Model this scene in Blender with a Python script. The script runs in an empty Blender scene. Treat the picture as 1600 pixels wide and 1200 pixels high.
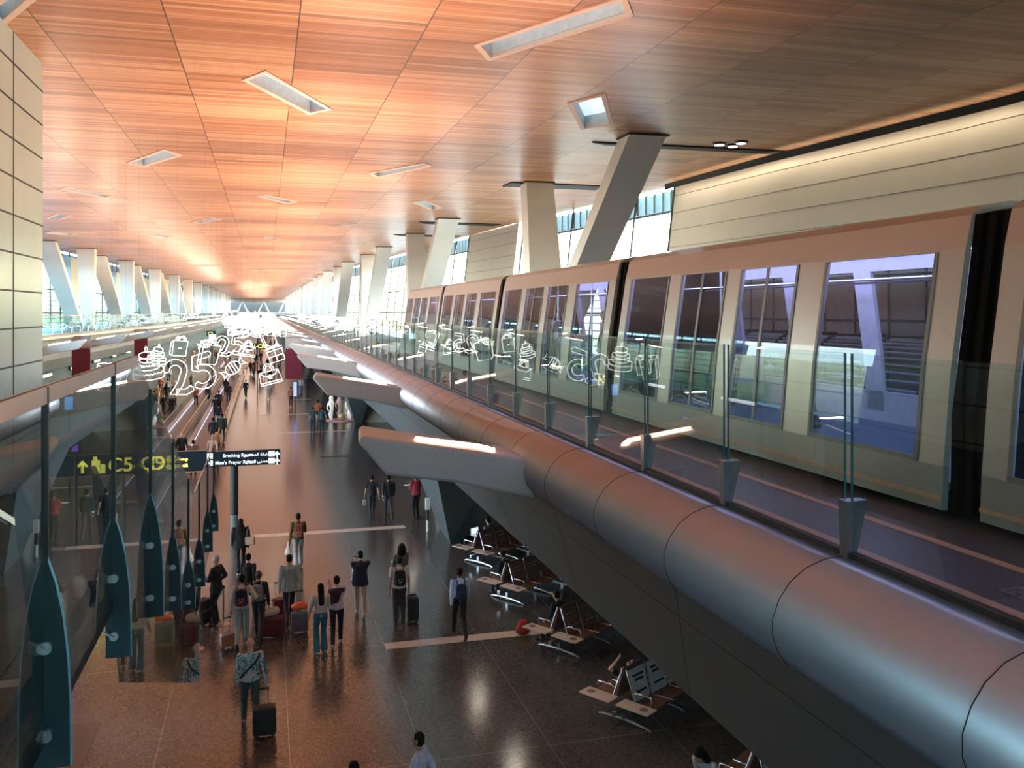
import bpy, bmesh, math, random
from mathutils import Vector, Matrix, geometry
random.seed(7)
SC = bpy.context.scene
COL = SC.collection
F = 1400.0; HZ = 487.0; VX = 415.0; CAMZ = 8.0
TH = math.atan(385/F); CT = math.cos(TH); TT = math.tan(TH)
def R(d): return math.radians(d)
def P(px, py, z=0.0):
    """point of height z seen at a pixel of the 1600x1200 photograph"""
    w = F*(CAMZ-z)/(py-HZ); W = w*CT
    return Vector((W*(px-VX)/F, W*(1-TT*(px-800)/F), z))
def PY(px, y, z):
    W = y/(1-TT*(px-800)/F)
    return Vector((W*(px-VX)/F, y, z))
def ZAT(px, py, y):
    W = y/(1-TT*(px-800)/F)
    return CAMZ-(py-HZ)*(W/CT)/F
def lerp(tab, v):
    if v <= tab[0][0]: return tab[0][1]
    for (a, b), (c, d) in zip(tab, tab[1:]):
        if v <= c: return b+(d-b)*(v-a)/(c-a)
    return tab[-1][1]

# ---------------------------------------------------------------- materials
MATS = {}
def mat(name, col=(.4, .4, .4), rough=0.5, metal=0.0, emit=None, es=0.0, var=0.08, scale=6.0, bump=0.0, spec=0.5, bscale=None, coat=0.0):
    if name in MATS: return MATS[name]
    m = bpy.data.materials.new(name); m.use_nodes = True
    nt = m.node_tree; b = nt.nodes['Principled BSDF']
    b.inputs['Roughness'].default_value = rough; b.inputs['Metallic'].default_value = metal
    b.inputs['Specular IOR Level'].default_value = spec
    b.inputs['Coat Weight'].default_value = coat
    tc = nt.nodes.new('ShaderNodeTexCoord'); n = nt.nodes.new('ShaderNodeTexNoise')
    n.inputs['Scale'].default_value = scale; n.inputs['Detail'].default_value = 3
    nt.links.new(tc.outputs['Object'], n.inputs['Vector'])
    r = nt.nodes.new('ShaderNodeValToRGB')
    c = Vector(col[:3])
    r.color_ramp.elements[0].position = .3; r.color_ramp.elements[1].position = .7
    r.color_ramp.elements[0].color = (*[max(0, x*(1-var)) for x in c], 1)
    r.color_ramp.elements[1].color = (*[min(1, x*(1+var)) for x in c], 1)
    nt.links.new(n.outputs['Fac'], r.inputs['Fac']); nt.links.new(r.outputs['Color'], b.inputs['Base Color'])
    if emit:
        b.inputs['Emission Color'].default_value = (*emit, 1); b.inputs['Emission Strength'].default_value = es
    if bump:
        n2 = nt.nodes.new('ShaderNodeTexNoise'); n2.inputs['Scale'].default_value = bscale or scale*6
        nt.links.new(tc.outputs['Object'], n2.inputs['Vector'])
        bp = nt.nodes.new('ShaderNodeBump'); bp.inputs['Strength'].default_value = bump; bp.inputs['Distance'].default_value = .01
        nt.links.new(n2.outputs['Fac'], bp.inputs['Height']); nt.links.new(bp.outputs['Normal'], b.inputs['Normal'])
    MATS[name] = m
    return m
def glass(name, tint=(.8, .95, .92), ior=1.5, rough=0.0, refl=1.0):
    if name in MATS: return MATS[name]
    m = bpy.data.materials.new(name); m.use_nodes = True; nt = m.node_tree
    nt.nodes.remove(nt.nodes['Principled BSDF']); out = nt.nodes['Material Output']
    t = nt.nodes.new('ShaderNodeBsdfTransparent'); g = nt.nodes.new('ShaderNodeBsdfGlossy')
    g.inputs['Roughness'].default_value = rough
    n = nt.nodes.new('ShaderNodeTexNoise'); n.inputs['Scale'].default_value = .7
    r = nt.nodes.new('ShaderNodeValToRGB')
    r.color_ramp.elements[0].color = (*[x*.96 for x in tint], 1); r.color_ramp.elements[1].color = (*tint, 1)
    nt.links.new(n.outputs['Fac'], r.inputs['Fac']); nt.links.new(r.outputs['Color'], t.inputs['Color'])
    g.inputs['Color'].default_value = (refl, refl, refl, 1)
    f = nt.nodes.new('ShaderNodeFresnel'); gm = nt.nodes.new('ShaderNodeNewGeometry')
    m1 = nt.nodes.new('ShaderNodeMath'); m1.operation = 'MULTIPLY_ADD'; nt.links.new(gm.outputs['Backfacing'], m1.inputs[0])
    m1.inputs[1].default_value = 1/ior-ior; m1.inputs[2].default_value = ior; nt.links.new(m1.outputs[0], f.inputs['IOR'])
    mx = nt.nodes.new('ShaderNodeMixShader')
    nt.links.new(f.outputs['Fac'], mx.inputs['Fac']); nt.links.new(t.outputs[0], mx.inputs[1]); nt.links.new(g.outputs[0], mx.inputs[2])
    nt.links.new(mx.outputs[0], out.inputs['Surface'])
    MATS[name] = m
    return m
def nodes(name):
    m = bpy.data.materials.new(name); m.use_nodes = True; MATS[name] = m
    return m, m.node_tree, m.node_tree.nodes['Principled BSDF']
def mth(nt, op, a, b=None, c=None):
    n = nt.nodes.new('ShaderNodeMath'); n.operation = op
    for i, v in enumerate((a, b, c)):
        if v is None: continue
        if isinstance(v, (int, float)): n.inputs[i].default_value = v
        else: nt.links.new(v, n.inputs[i])
    return n.outputs[0]
def mixc(nt, fac, c1, c2, mode='MIX'):
    n = nt.nodes.new('ShaderNodeMix'); n.data_type = 'RGBA'; n.blend_type = mode
    for i, v in ((0, fac), (6, c1), (7, c2)):
        if isinstance(v, (int, float)): n.inputs[i].default_value = v
        elif isinstance(v, tuple): n.inputs[i].default_value = (*v, 1)
        else: nt.links.new(v, n.inputs[i])
    return n.outputs[2]

# ---------------------------------------------------------------- mesh builder
class MB:
    def __init__(s): s.v = []; s.f = []; s.mi = []; s.cur = 0
    def add(s, vs, fs):
        o = len(s.v); s.v += [tuple(x) for x in vs]
        for f in fs: s.f.append([o+i for i in f]); s.mi.append(s.cur)
        return s
    def hexa(s, p):   # p: 4 bottom ccw, 4 top
        return s.add(p, [(3, 2, 1, 0), (4, 5, 6, 7), (0, 1, 5, 4), (1, 2, 6, 5), (2, 3, 7, 6), (3, 0, 4, 7)])
    def box(s, c, d, rz=0, M=None):
        x, y, z = d[0]/2, d[1]/2, d[2]/2
        p = [Vector(q) for q in ((-x, -y, -z), (x, -y, -z), (x, y, -z), (-x, y, -z), (-x, -y, z), (x, -y, z), (x, y, z), (-x, y, z))]
        m = Matrix.Translation(c) @ (M if M else Matrix.Rotation(rz, 4, 'Z'))
        return s.hexa([m @ q for q in p])
    def prism(s, poly, y0, y1, dx0=0, dx1=0):     # poly of (x,z), extruded along y
        n = len(poly)
        vs = [(x+dx0, y0, z) for x, z in poly]+[(x+dx1, y1, z) for x, z in poly]
        a = sum(poly[i][0]*poly[(i+1) % n][1]-poly[(i+1) % n][0]*poly[i][1] for i in range(n))
        fs = [list(range(n)), list(range(2*n-1, n-1, -1))]+[(i+n, (i+1) % n+n, (i+1) % n, i) for i in range(n)]
        if a < 0: fs = [list(reversed(f)) for f in fs]
        return s.add(vs, fs)
    def zprism(s, poly, z0, z1):
        n = len(poly)
        vs = [(x, y, z0) for x, y in poly]+[(x, y, z1) for x, y in poly]
        a = sum(poly[i][0]*poly[(i+1) % n][1]-poly[(i+1) % n][0]*poly[i][1] for i in range(n))
        fs = [list(range(n-1, -1, -1)), list(range(n, 2*n))]+[(i, (i+1) % n, (i+1) % n+n, i+n) for i in range(n)]
        if a < 0: fs = [list(reversed(f)) for f in fs]
        return s.add(vs, fs)
    def cyl(s, a, b, r0, r1=None, n=12):
        return s.tube([a, b], [r0, r0 if r1 is None else r1], n)
    def tube(s, path, r, n=8, closed=False, flat=None):
        path = [Vector(p) for p in path]; m = len(path)
        rs = r if isinstance(r, (list, tuple)) else [r]*m
        rings = []; up = None
        for i, p in enumerate(path):
            a = path[(i-1) % m] if (closed or i > 0) else p
            b = path[(i+1) % m] if (closed or i < m-1) else p
            t = (b-a)
            t = t.normalized() if t.length > 1e-9 else Vector((0, 0, 1))
            if up is None:
                up = Vector((0, 0, 1)) if abs(t.z) < .9 else Vector((1, 0, 0))
            u = t.cross(up)
            u = u.normalized() if u.length > 1e-6 else t.orthogonal().normalized()
            w = u.cross(t).normalized(); up = w
            rings.append([p+(u*math.cos(2*math.pi*k/n)+w*math.sin(2*math.pi*k/n))*rs[i] for k in range(n)])
        vs = [q for g in rings for q in g]; fs = []
        L = m if closed else m-1
        for i in range(L):
            j = (i+1) % m
            for k in range(n):
                k2 = (k+1) % n
                fs.append((i*n+k, j*n+k, j*n+k2, i*n+k2))
        if not closed:
            fs.append(list(range(n))); fs.append([(m-1)*n+k for k in range(n-1, -1, -1)])
        return s.add(vs, fs)
    def ball(s, c, r, seg=10, ring=6):
        c = Vector(c); r = Vector(r) if not isinstance(r, (int, float)) else Vector((r, r, r))
        vs = []
        for i in range(1, ring):
            t = math.pi*i/ring
            for k in range(seg):
                a = 2*math.pi*k/seg
                vs.append((c.x+r.x*math.sin(t)*math.cos(a), c.y+r.y*math.sin(t)*math.sin(a), c.z+r.z*math.cos(t)))
        top = len(vs); vs.append((c.x, c.y, c.z+r.z)); vs.append((c.x, c.y, c.z-r.z)); fs = []
        for i in range(ring-2):
            for k in range(seg):
                fs.append((i*seg+k, (i+1)*seg+k, (i+1)*seg+(k+1) % seg, i*seg+(k+1) % seg))
        for k in range(seg):
            fs.append((top, k, (k+1) % seg)); fs.append((top+1, (ring-2)*seg+(k+1) % seg, (ring-2)*seg+k))
        return s.add(vs, fs)
    def lathe(s, c, prof, n=20):   # prof of (r,z)
        c = Vector(c); vs = []; fs = []
        for r, z in prof:
            for k in range(n):
                a = 2*math.pi*k/n; vs.append((c.x+r*math.cos(a), c.y+r*math.sin(a), c.z+z))
        for i in range(len(prof)-1):
            for k in range(n): fs.append((i*n+k, i*n+(k+1) % n, (i+1)*n+(k+1) % n, (i+1)*n+k))
        fs.append(list(range(n-1, -1, -1))); m = (len(prof)-1)*n; fs.append([m+k for k in range(n)])
        return s.add(vs, fs)
    def xf(s, M, start=0):
        s.v[start:] = [tuple(M @ Vector(q)) for q in s.v[start:]]; return s
    def build(s, name, m, parent=None, world=True, smooth=False, bevel=0, kind=None, label=None):
        me = bpy.data.meshes.new(name); off = Vector((0, 0, 0))
        if parent is not None and world:
            p = parent
            while p is not None: off += Vector(p.location); p = p.parent
        me.from_pydata([tuple(Vector(q)-off) for q in s.v], [], s.f); me.update()
        ms = m if isinstance(m, (list, tuple)) else [m]
        for x in ms: me.materials.append(x)
        if len(ms) > 1: me.polygons.foreach_set('material_index', s.mi)
        if smooth: me.polygons.foreach_set('use_smooth', [True]*len(me.polygons))
        o = bpy.data.objects.new(name, me); COL.objects.link(o)
        if parent is not None: o.parent = parent
        if bevel:
            b = o.modifiers.new('bevel', 'BEVEL'); b.width = bevel; b.segments = 2; b.limit_method = 'ANGLE'; b.angle_limit = R(40)
        if kind: o['kind'] = kind
        if label: o['label'] = label
        return o
def tag(o, label=None, cat=None, group=None, kind=None):
    if label: o['label'] = label
    if cat: o['category'] = cat
    if group: o['group'] = group
    if kind: o['kind'] = kind
    return o
def root(name, loc, label, cat, group=None, rz=0, kind=None):
    o = bpy.data.objects.new(name, None); COL.objects.link(o); o.location = loc; o.rotation_euler = (0, 0, rz)
    o.empty_display_size = .2
    return tag(o, label, cat, group, kind)
def dup(o, loc=None, rz=None, label=None, group=None, scale=None):
    def rec(s, par):
        c = s.copy(); COL.objects.link(c)
        if par is not None:
            c.parent = par; c.matrix_parent_inverse = s.matrix_parent_inverse.copy()
        for ch in KIDS(s): rec(ch, c)
        return c
    c = rec(o, None)
    if loc is not None: c.location = loc
    if rz is not None: c.rotation_euler = (0, 0, rz)
    if label: c['label'] = label
    if group: c['group'] = group
    if scale: c.scale = (scale,)*3
    return c
def KIDS(o): return [c for c in list(o.children)]
WORLD_S = 4.6; SUN_E = 12.0; UP_E = 850; EXPO = 0.0
# ---------------------------------------------------------------- people
_bm = bmesh.new(); bmesh.ops.create_icosphere(_bm, subdivisions=2, radius=1.0); ICO = [v.co.copy() for v in _bm.verts]; _bm.free()
JOBS = []
def hull_mesh(prims, S=1.0):
    bm = bmesh.new()
    for a, b, ra, rb in prims:
        a = Vector(a); b = Vector(b)
        ra = Vector((ra,)*3) if isinstance(ra, (int, float)) else Vector(ra)
        rb = Vector((rb,)*3) if isinstance(rb, (int, float)) else Vector(rb)
        vs = [bm.verts.new((a+Vector((i.x*ra.x, i.y*ra.y, i.z*ra.z)))*S) for i in ICO]
        if (a-b).length > 1e-6: vs += [bm.verts.new((b+Vector((i.x*rb.x, i.y*rb.y, i.z*rb.z)))*S) for i in ICO]
        r = bmesh.ops.convex_hull(bm, input=vs)
        dead = [v for v in r['geom_interior'] if isinstance(v, bmesh.types.BMVert)]
        if dead: bmesh.ops.delete(bm, geom=dead, context='VERTS')
    me = bpy.data.meshes.new('form'); bm.to_mesh(me); bm.free()
    return me
def solid(name, prims, m, parent, voxel=.014, S=1.0, smooth=3):
    me = hull_mesh(prims, S); me.materials.append(m)
    o = bpy.data.objects.new(name, me); COL.objects.link(o)
    if parent is not None: o.parent = parent
    r = o.modifiers.new('r', 'REMESH'); r.mode = 'VOXEL'; r.voxel_size = voxel; r.use_smooth_shade = True
    if smooth:
        s = o.modifiers.new('s', 'SMOOTH'); s.factor = .5; s.iterations = smooth
    JOBS.append(o)
    return o
def finalize():
    bpy.context.view_layer.update(); dg = bpy.context.evaluated_depsgraph_get()
    out = []
    for o in JOBS:
        me = bpy.data.meshes.new_from_object(o.evaluated_get(dg)); out.append((o, me))
    for o, me in out:
        m = o.data.materials[0]; me.materials.clear(); me.materials.append(m)
        me.name = o.name; o.modifiers.clear(); o.data = me
        me.polygons.foreach_set('use_smooth', [True]*len(me.polygons))
    JOBS.clear()
def ik(a, t, l1, l2, pole):
    a = Vector(a); t = Vector(t); d = t-a; L = min(d.length, (l1+l2)*.995)
    dn = d.normalized(); t = a+dn*L
    x = (l1*l1-l2*l2+L*L)/(2*L); h = math.sqrt(max(0, l1*l1-x*x))
    pole = Vector(pole); pole = (pole-dn*pole.dot(dn)); pole = pole.normalized() if pole.length > 1e-5 else Vector((0, 1, 0))
    return a+dn*x+pole*h, t
SKIN = {'light': (.70, .37, .25), 'tan': (.42, .24, .15), 'dark': (.16, .08, .05)}
def cloth(c, nm='cloth'):
    key = nm+'_%02d_%02d_%02d' % tuple(int(x*99) for x in c)
    return mat(key, c, .85, var=.15, scale=14, bump=.25, bscale=60)
def person(label, x, y, face=0, H=1.72, pose='walk', ph=1, skin='tan', top=(.5, .5, .5), legs=(.03, .03, .04), shoes=(.02, .02, .02),
           hair=(.01, .008, .007), hs='short', sleeve='long', la='swing', ra='swing', z=0, lod=0, wide=1.0, coat=False, skirt=False,
           group=None, topm=None, lean=0, tuck=False, cat='person', wideleg=False, headturn=0, torso=None):
    S = H/1.74
    rt = root('person', (x, y, z), label, cat, group, R(face))
    vox = (.011, .017, .034)[lod]
    sk = mat('skin_'+skin, SKIN[skin], .5, var=.06, scale=20)
    hipz = .93
    if pose == 'sit': hipz = .53
    if pose == 'lie': hipz = .55
    hip = {1: Vector((.09, 0, hipz)), -1: Vector((-.09, 0, hipz))}
    TL = Matrix.Translation((0, 0, hipz)) @ Matrix.Rotation(R(-lean), 4, 'X') @ Matrix.Translation((0, 0, -.93))   # torso frame
    T = lambda p: TL @ Vector(p)
    if pose == 'walk':
        an = {ph: Vector((.085*ph, .27, .085)), -ph: Vector((-.085*ph, -.30, .15))}
    elif pose == 'stand':
        an = {1: Vector((.10, .03, .085)), -1: Vector((-.10, -.03, .085))}
    elif pose == 'sit':
        an = {1: Vector((.13, .52, .085)), -1: Vector((-.13, .46, .085))}
    else:
        an = {1: Vector((.1, .80, .50)), -1: Vector((-.1, .72, .50))}
    kn = {}
    for s in (1, -1): kn[s], an[s] = ik(hip[s], an[s], .44, .43, (0, 1, .3))
    sh = {s: T((.175*s*wide, -.005, 1.405)) for s in (1, -1)}
    armt = {}
    for s, a in ((1, ra), (-1, la)):
        if a == 'swing': p = (.25*s, .20*(-1 if s == ph else 1), .90)
        elif a == 'down': p = (.25*s, .02, .86)
        elif a == 'front': p = (.10*s, .32, 1.16)
        elif a == 'phone': p = (.08*s, .34, 1.26)
        elif a == 'pull': p = (.27*s, -.22, .86)
        elif a == 'push': p = (.20*s, .30, 1.0)
        elif a == 'hug': p = (-.04*s, .28, 1.20)
        elif a == 'up': p = (.16*s, .25, 1.62)
        elif a == 'lap': p = (.08*s, .34, 1.02)
        else: p = a
        armt[s] = T(p)
    el, wr = {}, {}
    for s in (1, -1): el[s], wr[s] = ik(sh[s], armt[s], .285, .26, (.5*s, -1, -.2))
    # body
    hc = T((0, .02, 1.615)); HR = TL.to_3x3() @ Matrix.Rotation(R(headturn), 3, 'Z')
    hp = lambda q: hc+HR @ Vector(q)
    B = [(hc, hc, (.074, .09, .105), .1), (hp((0, .02, -.055)), hp((0, .035, -.075)), (.056, .06, .05), (.045, .042, .036)),
         (T((0, -.01, 1.40)), T((0, .005, 1.54)), .056, .052),
         (T((-.13*wide, 0, 1.385)), T((.13*wide, 0, 1.385)), (.05, .05, .045), (.05, .05, .045)),
         (T((0, 0, 1.34)), T((0, 0, 1.10)), (.145*wide, .09, .07), (.115*wide, .08, .07)),
         (T((0, 0, 1.10)), T((0, 0, .95)), (.115*wide, .08, .07), (.14*wide, .095, .08))]
    if lod < 2:
        B += [(hp((0, .088, .005)), hp((0, .104, -.022)), .011, .014)]
        B += [(hp((.074*s, 0, -.01)), hp((.076*s, -.008, .02)), (.009, .016, .022), (.009, .018, .02)) for s in (1, -1)]
    for s in (1, -1):
        B += [(sh[s], el[s], .048, .037), (el[s], wr[s], .038, .024), (hip[s], kn[s], .08, .052), (kn[s], an[s], .05, .036),
              (an[s], an[s]+Vector((0, .10, -.045)), .036, .026)]
        d = (wr[s]-el[s]).normalized(); side = d.cross(Vector((0, 1, .3))).normalized()*s
        if lod < 2:
            pl = wr[s]+d*.05
            wid = Vector((0, 1, 0)); wid = (wid-d*wid.dot(d)).normalized(); nor = d.cross(wid).normalized()*s
            B.append((wr[s], wr[s]+d*.075, .024, .027))
            for k, (off, ln) in enumerate(((.028, .062), (.010, .072), (-.009, .066), (-.027, .05))):
                b0 = wr[s]+d*.08+wid*off; b1 = b0+(d*.75-nor*.35)*ln*.55; b2 = b1+(d*.35-nor*.8)*ln*.5
                B += [(b0, b1, .0095, .009), (b1, b2, .009, .0075)]
            t0 = wr[s]+d*.03+wid*.024; B += [(t0, t0+(d*.5+wid*.7)*.045, .012, .010), (t0+(d*.5+wid*.7)*.045, t0+(d*.8+wid*.6)*.07, .010, .008)]
        else: B.append((wr[s], wr[s]+d*.12, .026, .026))
    solid('body', B, sk, rt, vox, S, 2)
    # trousers / skirt
    lm = cloth(legs)
    g = [(T((-.03, 0, 1.0)), hip[-1], (.12*wide, .098, .06), .094*wide), (T((.03, 0, 1.0)), hip[1], (.12*wide, .098, .06), .094*wide)]
    for s in (1, -1):
        end = an[s]+(kn[s]-an[s]).normalized()*.0
        g += [(hip[s], kn[s], .092, .068), (kn[s], end, .068, .085 if wideleg else .054)]
    if skirt:
        g = [(T((0, 0, 1.05)), (0, 0, .15), (.13, .1, .05), (.22, .22, .03))]
    solid('skirt' if skirt else 'trousers', g, lm, rt, max(vox, .014), S)
    # top
    tm = topm or cloth(top)
    hem = .78 if coat else (.98 if tuck else .90)
    k = 1.1 if coat else 1.0
    g = [(T((-.125*wide, 0, 1.39)), T((.125*wide, 0, 1.39)), (.062, .062, .056), (.062, .062, .056)),
         (T((0, -.005, 1.35)), T((0, 0, 1.12)), (.162*wide*k, .108*k, .07), (.145*wide*k, .102*k, .07)),
         (T((0, 0, 1.12)), T((0, 0, hem+.05)), (.150*wide*k, .108*k, .07), ((.158 if tuck else .182)*wide*k, (.110 if tuck else .142)*k, .05)),
         (T((0, -.012, 1.40)), T((0, -.005, 1.46)), .068, .058)]
    for s in (1, -1):
        g.append((sh[s], el[s] if sleeve == 'long' else sh[s].lerp(el[s], .6), .062*k, .054*k))
        if sleeve == 'long': g.append((el[s], el[s].lerp(wr[s], .93), .053*k, .04*k))
    solid('jacket' if coat else 'shirt', g, tm, rt, max(vox, .014), S)
    # shoes
    if lod < 2:
        sm = cloth(shoes, 'shoe')
        for s in (1, -1):
            fd = Vector((0, 1, 0)) if an[s].z < .12 or pose == 'lie' else Vector((0, .75, -.65))
            up = Vector((0, 0, -.045)) if fd.z == 0 else Vector((0, .0, -.04))
            if pose == 'lie': fd = Vector((0, .1, 1)); up = Vector((0, .03, 0))
            a = an[s]+up-fd*.045; b = an[s]+up+fd*.15
            solid('shoe', [(a, b, (.042, .042, .04), (.042, .045, .03))], sm, rt, .014, S, 2)
    else:
        solid('shoes', [(an[s]+Vector((0, -.04, -.045)), an[s]+Vector((0, .13, -.05)), .042, .036) for s in (1, -1)], cloth(shoes, 'shoe'), rt, .03, S, 0)
    # hair
    hm = mat('hair_%02d_%02d_%02d' % tuple(int(v*99) for v in hair), hair, .75, var=.25, scale=40, bump=.4, bscale=90, spec=.15)
    if hs != 'bald':
        g = [(hp((0, -.018, .022)), hp((0, -.02, .03)), (.082, .09, .10), (.082, .09, .098)), (hp((0, -.03, -.03)), hp((0, -.035, -.05)), (.078, .072, .06), (.068, .06, .04))]
        if hs == 'long': g += [(hp((0, -.05, 0)), T((0, -.115, 1.24)), (.085, .06, .06), (.075, .035, .04))]
        if hs == 'curly': g += [(hp((.05, -.04, .0)), hp((.07, -.05, -.14)), .07, .065), (hp((-.05, -.04, .0)), hp((-.07, -.05, -.14)), .07, .065), (hp((0, -.05, .05)), hp((0, -.07, -.16)), .09, .08)]
        if hs == 'bun': g += [(hp((0, -.10, .04)), hp((0, -.115, .04)), .045, .04)]
        if hs == 'scarf': g = [(hp((0, -.012, .01)), hp((0, -.02, -.06)), (.088, .098, .115), (.085, .09, .08)), (hp((0, -.02, -.06)), T((0, -.02, 1.36)), (.08, .08, .06), (.17, .12, .06))]
        solid('headscarf' if hs == 'scarf' else 'hair', g, hm, rt, max(vox, .014), S, 2)
    if lod == 0:
        for s in (1, -1):
            solid('eye', [(hp((.028*s, .081, .012)), hp((.028*s, .083, .012)), (.011, .008, .006), (.011, .008, .006))], mat('eye_dark', (.02, .015, .012), .2), rt, .003, S, 0)
        solid('mouth', [(hp((-.018, .082, -.058)), hp((.018, .082, -.058)), (.008, .007, .005), (.008, .007, .005))], mat('lips', (.35, .13, .11), .5), rt, .003, S, 0)
    rt['jt'] = [*(wr[1]*S), *(wr[-1]*S), *(T((0, -.12, 1.22))*S), S, *(el[1]*S)]
    return rt
def wpt(rt, p):   # local point of a person to the world
    return Matrix.Translation(rt.location) @ Matrix.Rotation(rt.rotation_euler[2], 4, 'Z') @ Vector(p)
def backpack(rt, label, c=(.02, .02, .03), c2=None, size=1.0, logo=None):
    j = rt['jt']; S = j[9]
    b = root('backpack', wpt(rt, (0, -.125*S, 1.0*S)), label, 'backpack', rz=rt.rotation_euler[2])
    m = cloth(c, 'pack'); s = size
    solid('bag', [((-.09*s, -.07, .08), (-.09*s, -.06, .36*s), (.06, .065, .06), (.05, .05, .05)), ((.09*s, -.07, .08), (.09*s, -.06, .36*s), (.06, .065, .06), (.05, .05, .05)),
                  ((0, -.07, .07), (0, -.06, .38*s), (.12*s, .07, .06), (.1*s, .05, .05))], m, b, .012)
    solid('front_pocket', [((-.06*s, -.135, .09), (.06*s, -.135, .09), (.05, .03, .06), (.05, .03, .06)), ((-.06*s, -.13, .17), (.06*s, -.13, .17), (.05, .03, .05), (.05, .03, .05))], cloth(c2 or c, 'pack'), b, .012)
    for q in (-1, 1):
        st = MB().tube([(q*.085, -.03, .40*s), (q*.10, .02, .47), (q*.105, .12, .46), (q*.11, .20, .36), (q*.115, .22, .22), (q*.14, .14, .08), (q*.13, -.03, .05)], .016, 6)
        st.build('strap', cloth(c2 or c, 'strap'), b, world=False, smooth=True)
    if logo:
        l = MB()
        for q in (-1, 1):
            l.box((q*.022, -.168, .14), (.012, .006, .05)); l.box((q*.04, -.168, .21), (.010, .006, .04))
        l.box((0, -.168, .14), (.04, .006, .01)); l.build('logo', mat('logo_pale', logo, .6), b, world=False)
    return b
def suitcase(label, x, y, rz=0, w=.42, h=.60, d=.25, c=(.02, .02, .02), tilt=0, handle=True, z=0, ribs=True, rough=.6, hl=.42, c2=None, top=None):
    rt = root('suitcase', (x, y, z), label, 'suitcase', rz=R(rz)); rt.rotation_euler = (R(tilt), 0, R(rz))
    m = mat('case_%02d_%02d_%02d' % tuple(int(v*99) for v in c), c, rough, var=.2, scale=9, bump=.15)
    MB().box((0, 0, .05+h/2), (w, d, h)).build('shell', m, rt, world=False, bevel=.035, smooth=False)
    if ribs:
        r = MB()
        for k in range(5): r.box((-w*.36+k*w*.18, -d/2-.004, .05+h/2), (.018, .014, h*.82))
        r.build('front_ribs', m, rt, world=False, bevel=.004)
    else:
        MB().box((0, -d/2-.012, .05+h*.38), (w*.8, .035, h*.5)).build('front_pocket', mat('case2_'+label[:12].replace(' ', '_'), c2 or c, .7, var=.2), rt, world=False, bevel=.012)
    bk = mat('black_rubber', (.015, .015, .016), .7); al = mat('brushed_aluminium', (.6, .6, .62), .3, .9)
    for sx in (-1, 1):
        for sy in (-1, 1):
            MB().cyl((sx*(w/2-.05)-.012, sy*(d/2-.04), .028), (sx*(w/2-.05)+.012, sy*(d/2-.04), .028), .028, n=12).build('wheel', bk, rt, world=False)
    if handle:
        t = MB()
        for sx in (-1, 1): t.cyl((sx*.08, d/2-.03, .04+h), (sx*.08, d/2-.03, .04+h+hl), .009, n=8)
        t.build('handle_rod', al, rt, world=False)
        MB().cyl((-.1, d/2-.03, .04+h+hl), (.1, d/2-.03, .04+h+hl), .017, n=10).build('grip', bk, rt, world=False, smooth=True)
    MB().tube([(-.06, 0, .05+h), (-.05, 0, .08+h), (.05, 0, .08+h), (.06, 0, .05+h)], .009, 6).build('carry_handle', bk, rt, world=False)
    return rt
def G(px, py, z=0):
    p = P(px, py, z); return p.x, p.y
floral, nt, b = nodes('leaf_print_cotton')
tc = nt.nodes.new('ShaderNodeTexCoord'); v = nt.nodes.new('ShaderNodeTexNoise'); v.inputs['Scale'].default_value = 7; v.inputs['Distortion'].default_value = 2.5
nt.links.new(tc.outputs['Object'], v.inputs['Vector'])
rr = nt.nodes.new('ShaderNodeValToRGB'); rr.color_ramp.interpolation = 'CONSTANT'
e = rr.color_ramp.elements; e[0].color = (.03, .16, .19, 1); e[1].position = .44; e[1].color = (.12, .34, .36, 1)
q = e.new(.49); q.color = (.6, .56, .5, 1); q = e.new(.62); q.color = (.45, .34, .25, 1); q = e.new(.66); q.color = (.6, .56, .5, 1)
nt.links.new(v.outputs['Fac'], rr.inputs['Fac']); nt.links.new(rr.outputs['Color'], b.inputs['Base Color']); b.inputs['Roughness'].default_value = .8
stripe, nt, b = nodes('pinstripe_cotton')
tc = nt.nodes.new('ShaderNodeTexCoord'); v = nt.nodes.new('ShaderNodeTexWave'); v.inputs['Scale'].default_value = 9; v.bands_direction = 'X'
nt.links.new(tc.outputs['Object'], v.inputs['Vector'])
nt.links.new(mixc(nt, v.outputs['Fac'], (.22, .25, .22), (.42, .45, .40)), b.inputs['Base Color']); b.inputs['Roughness'].default_value = .85

# the nearer travellers
x, y = G(391, 1138); p = person('bald man in a white and teal leaf-print shirt pulling a black suitcase', x, y, 8, 1.75, ph=-1, skin='light', topm=floral, legs=(.07, .09, .08), hs='bald', ra='pull', la='down', wide=1.12, shoes=(.3, .2, .17))
PF = p; w_ = wpt(p, p['jt'][0:3])
suitcase('black suitcase rolled behind the bald man in the leaf-print shirt', *G(413, 1150), rz=4, w=.42, h=.52, d=.26, c=(.012, .014, .014), ribs=False, hl=.30)
s_ = MB().tube([wpt(p, q) for q in ((.17, -.07, 1.43), (.08, -.135, 1.30), (-.10, -.135, 1.15), (-.19, -.06, 1.02), (-.17, .10, 1.0), (.0, .15, 1.2), (.16, .07, 1.42))], .02, 6, closed=True)
tag(s_.build('sling_strap', cloth((.01, .01, .012), 'strap')), 'black sling strap across the back of the leaf-print shirt', 'strap')
x, y = G(378, 1010); p = person('man in a cream sweatshirt and pale grey trousers with a dark blue backpack', x, y, -4, 1.74, ph=1, skin='tan', top=(.62, .52, .40), legs=(.34, .40, .38), la='down', ra=(.3, .12, 1.1), shoes=(.05, .05, .05))
backpack(p, 'dark blue backpack with red straps on the man in the cream sweatshirt', (.012, .014, .035), (.16, .02, .03), logo=(.6, .55, .6))
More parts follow.
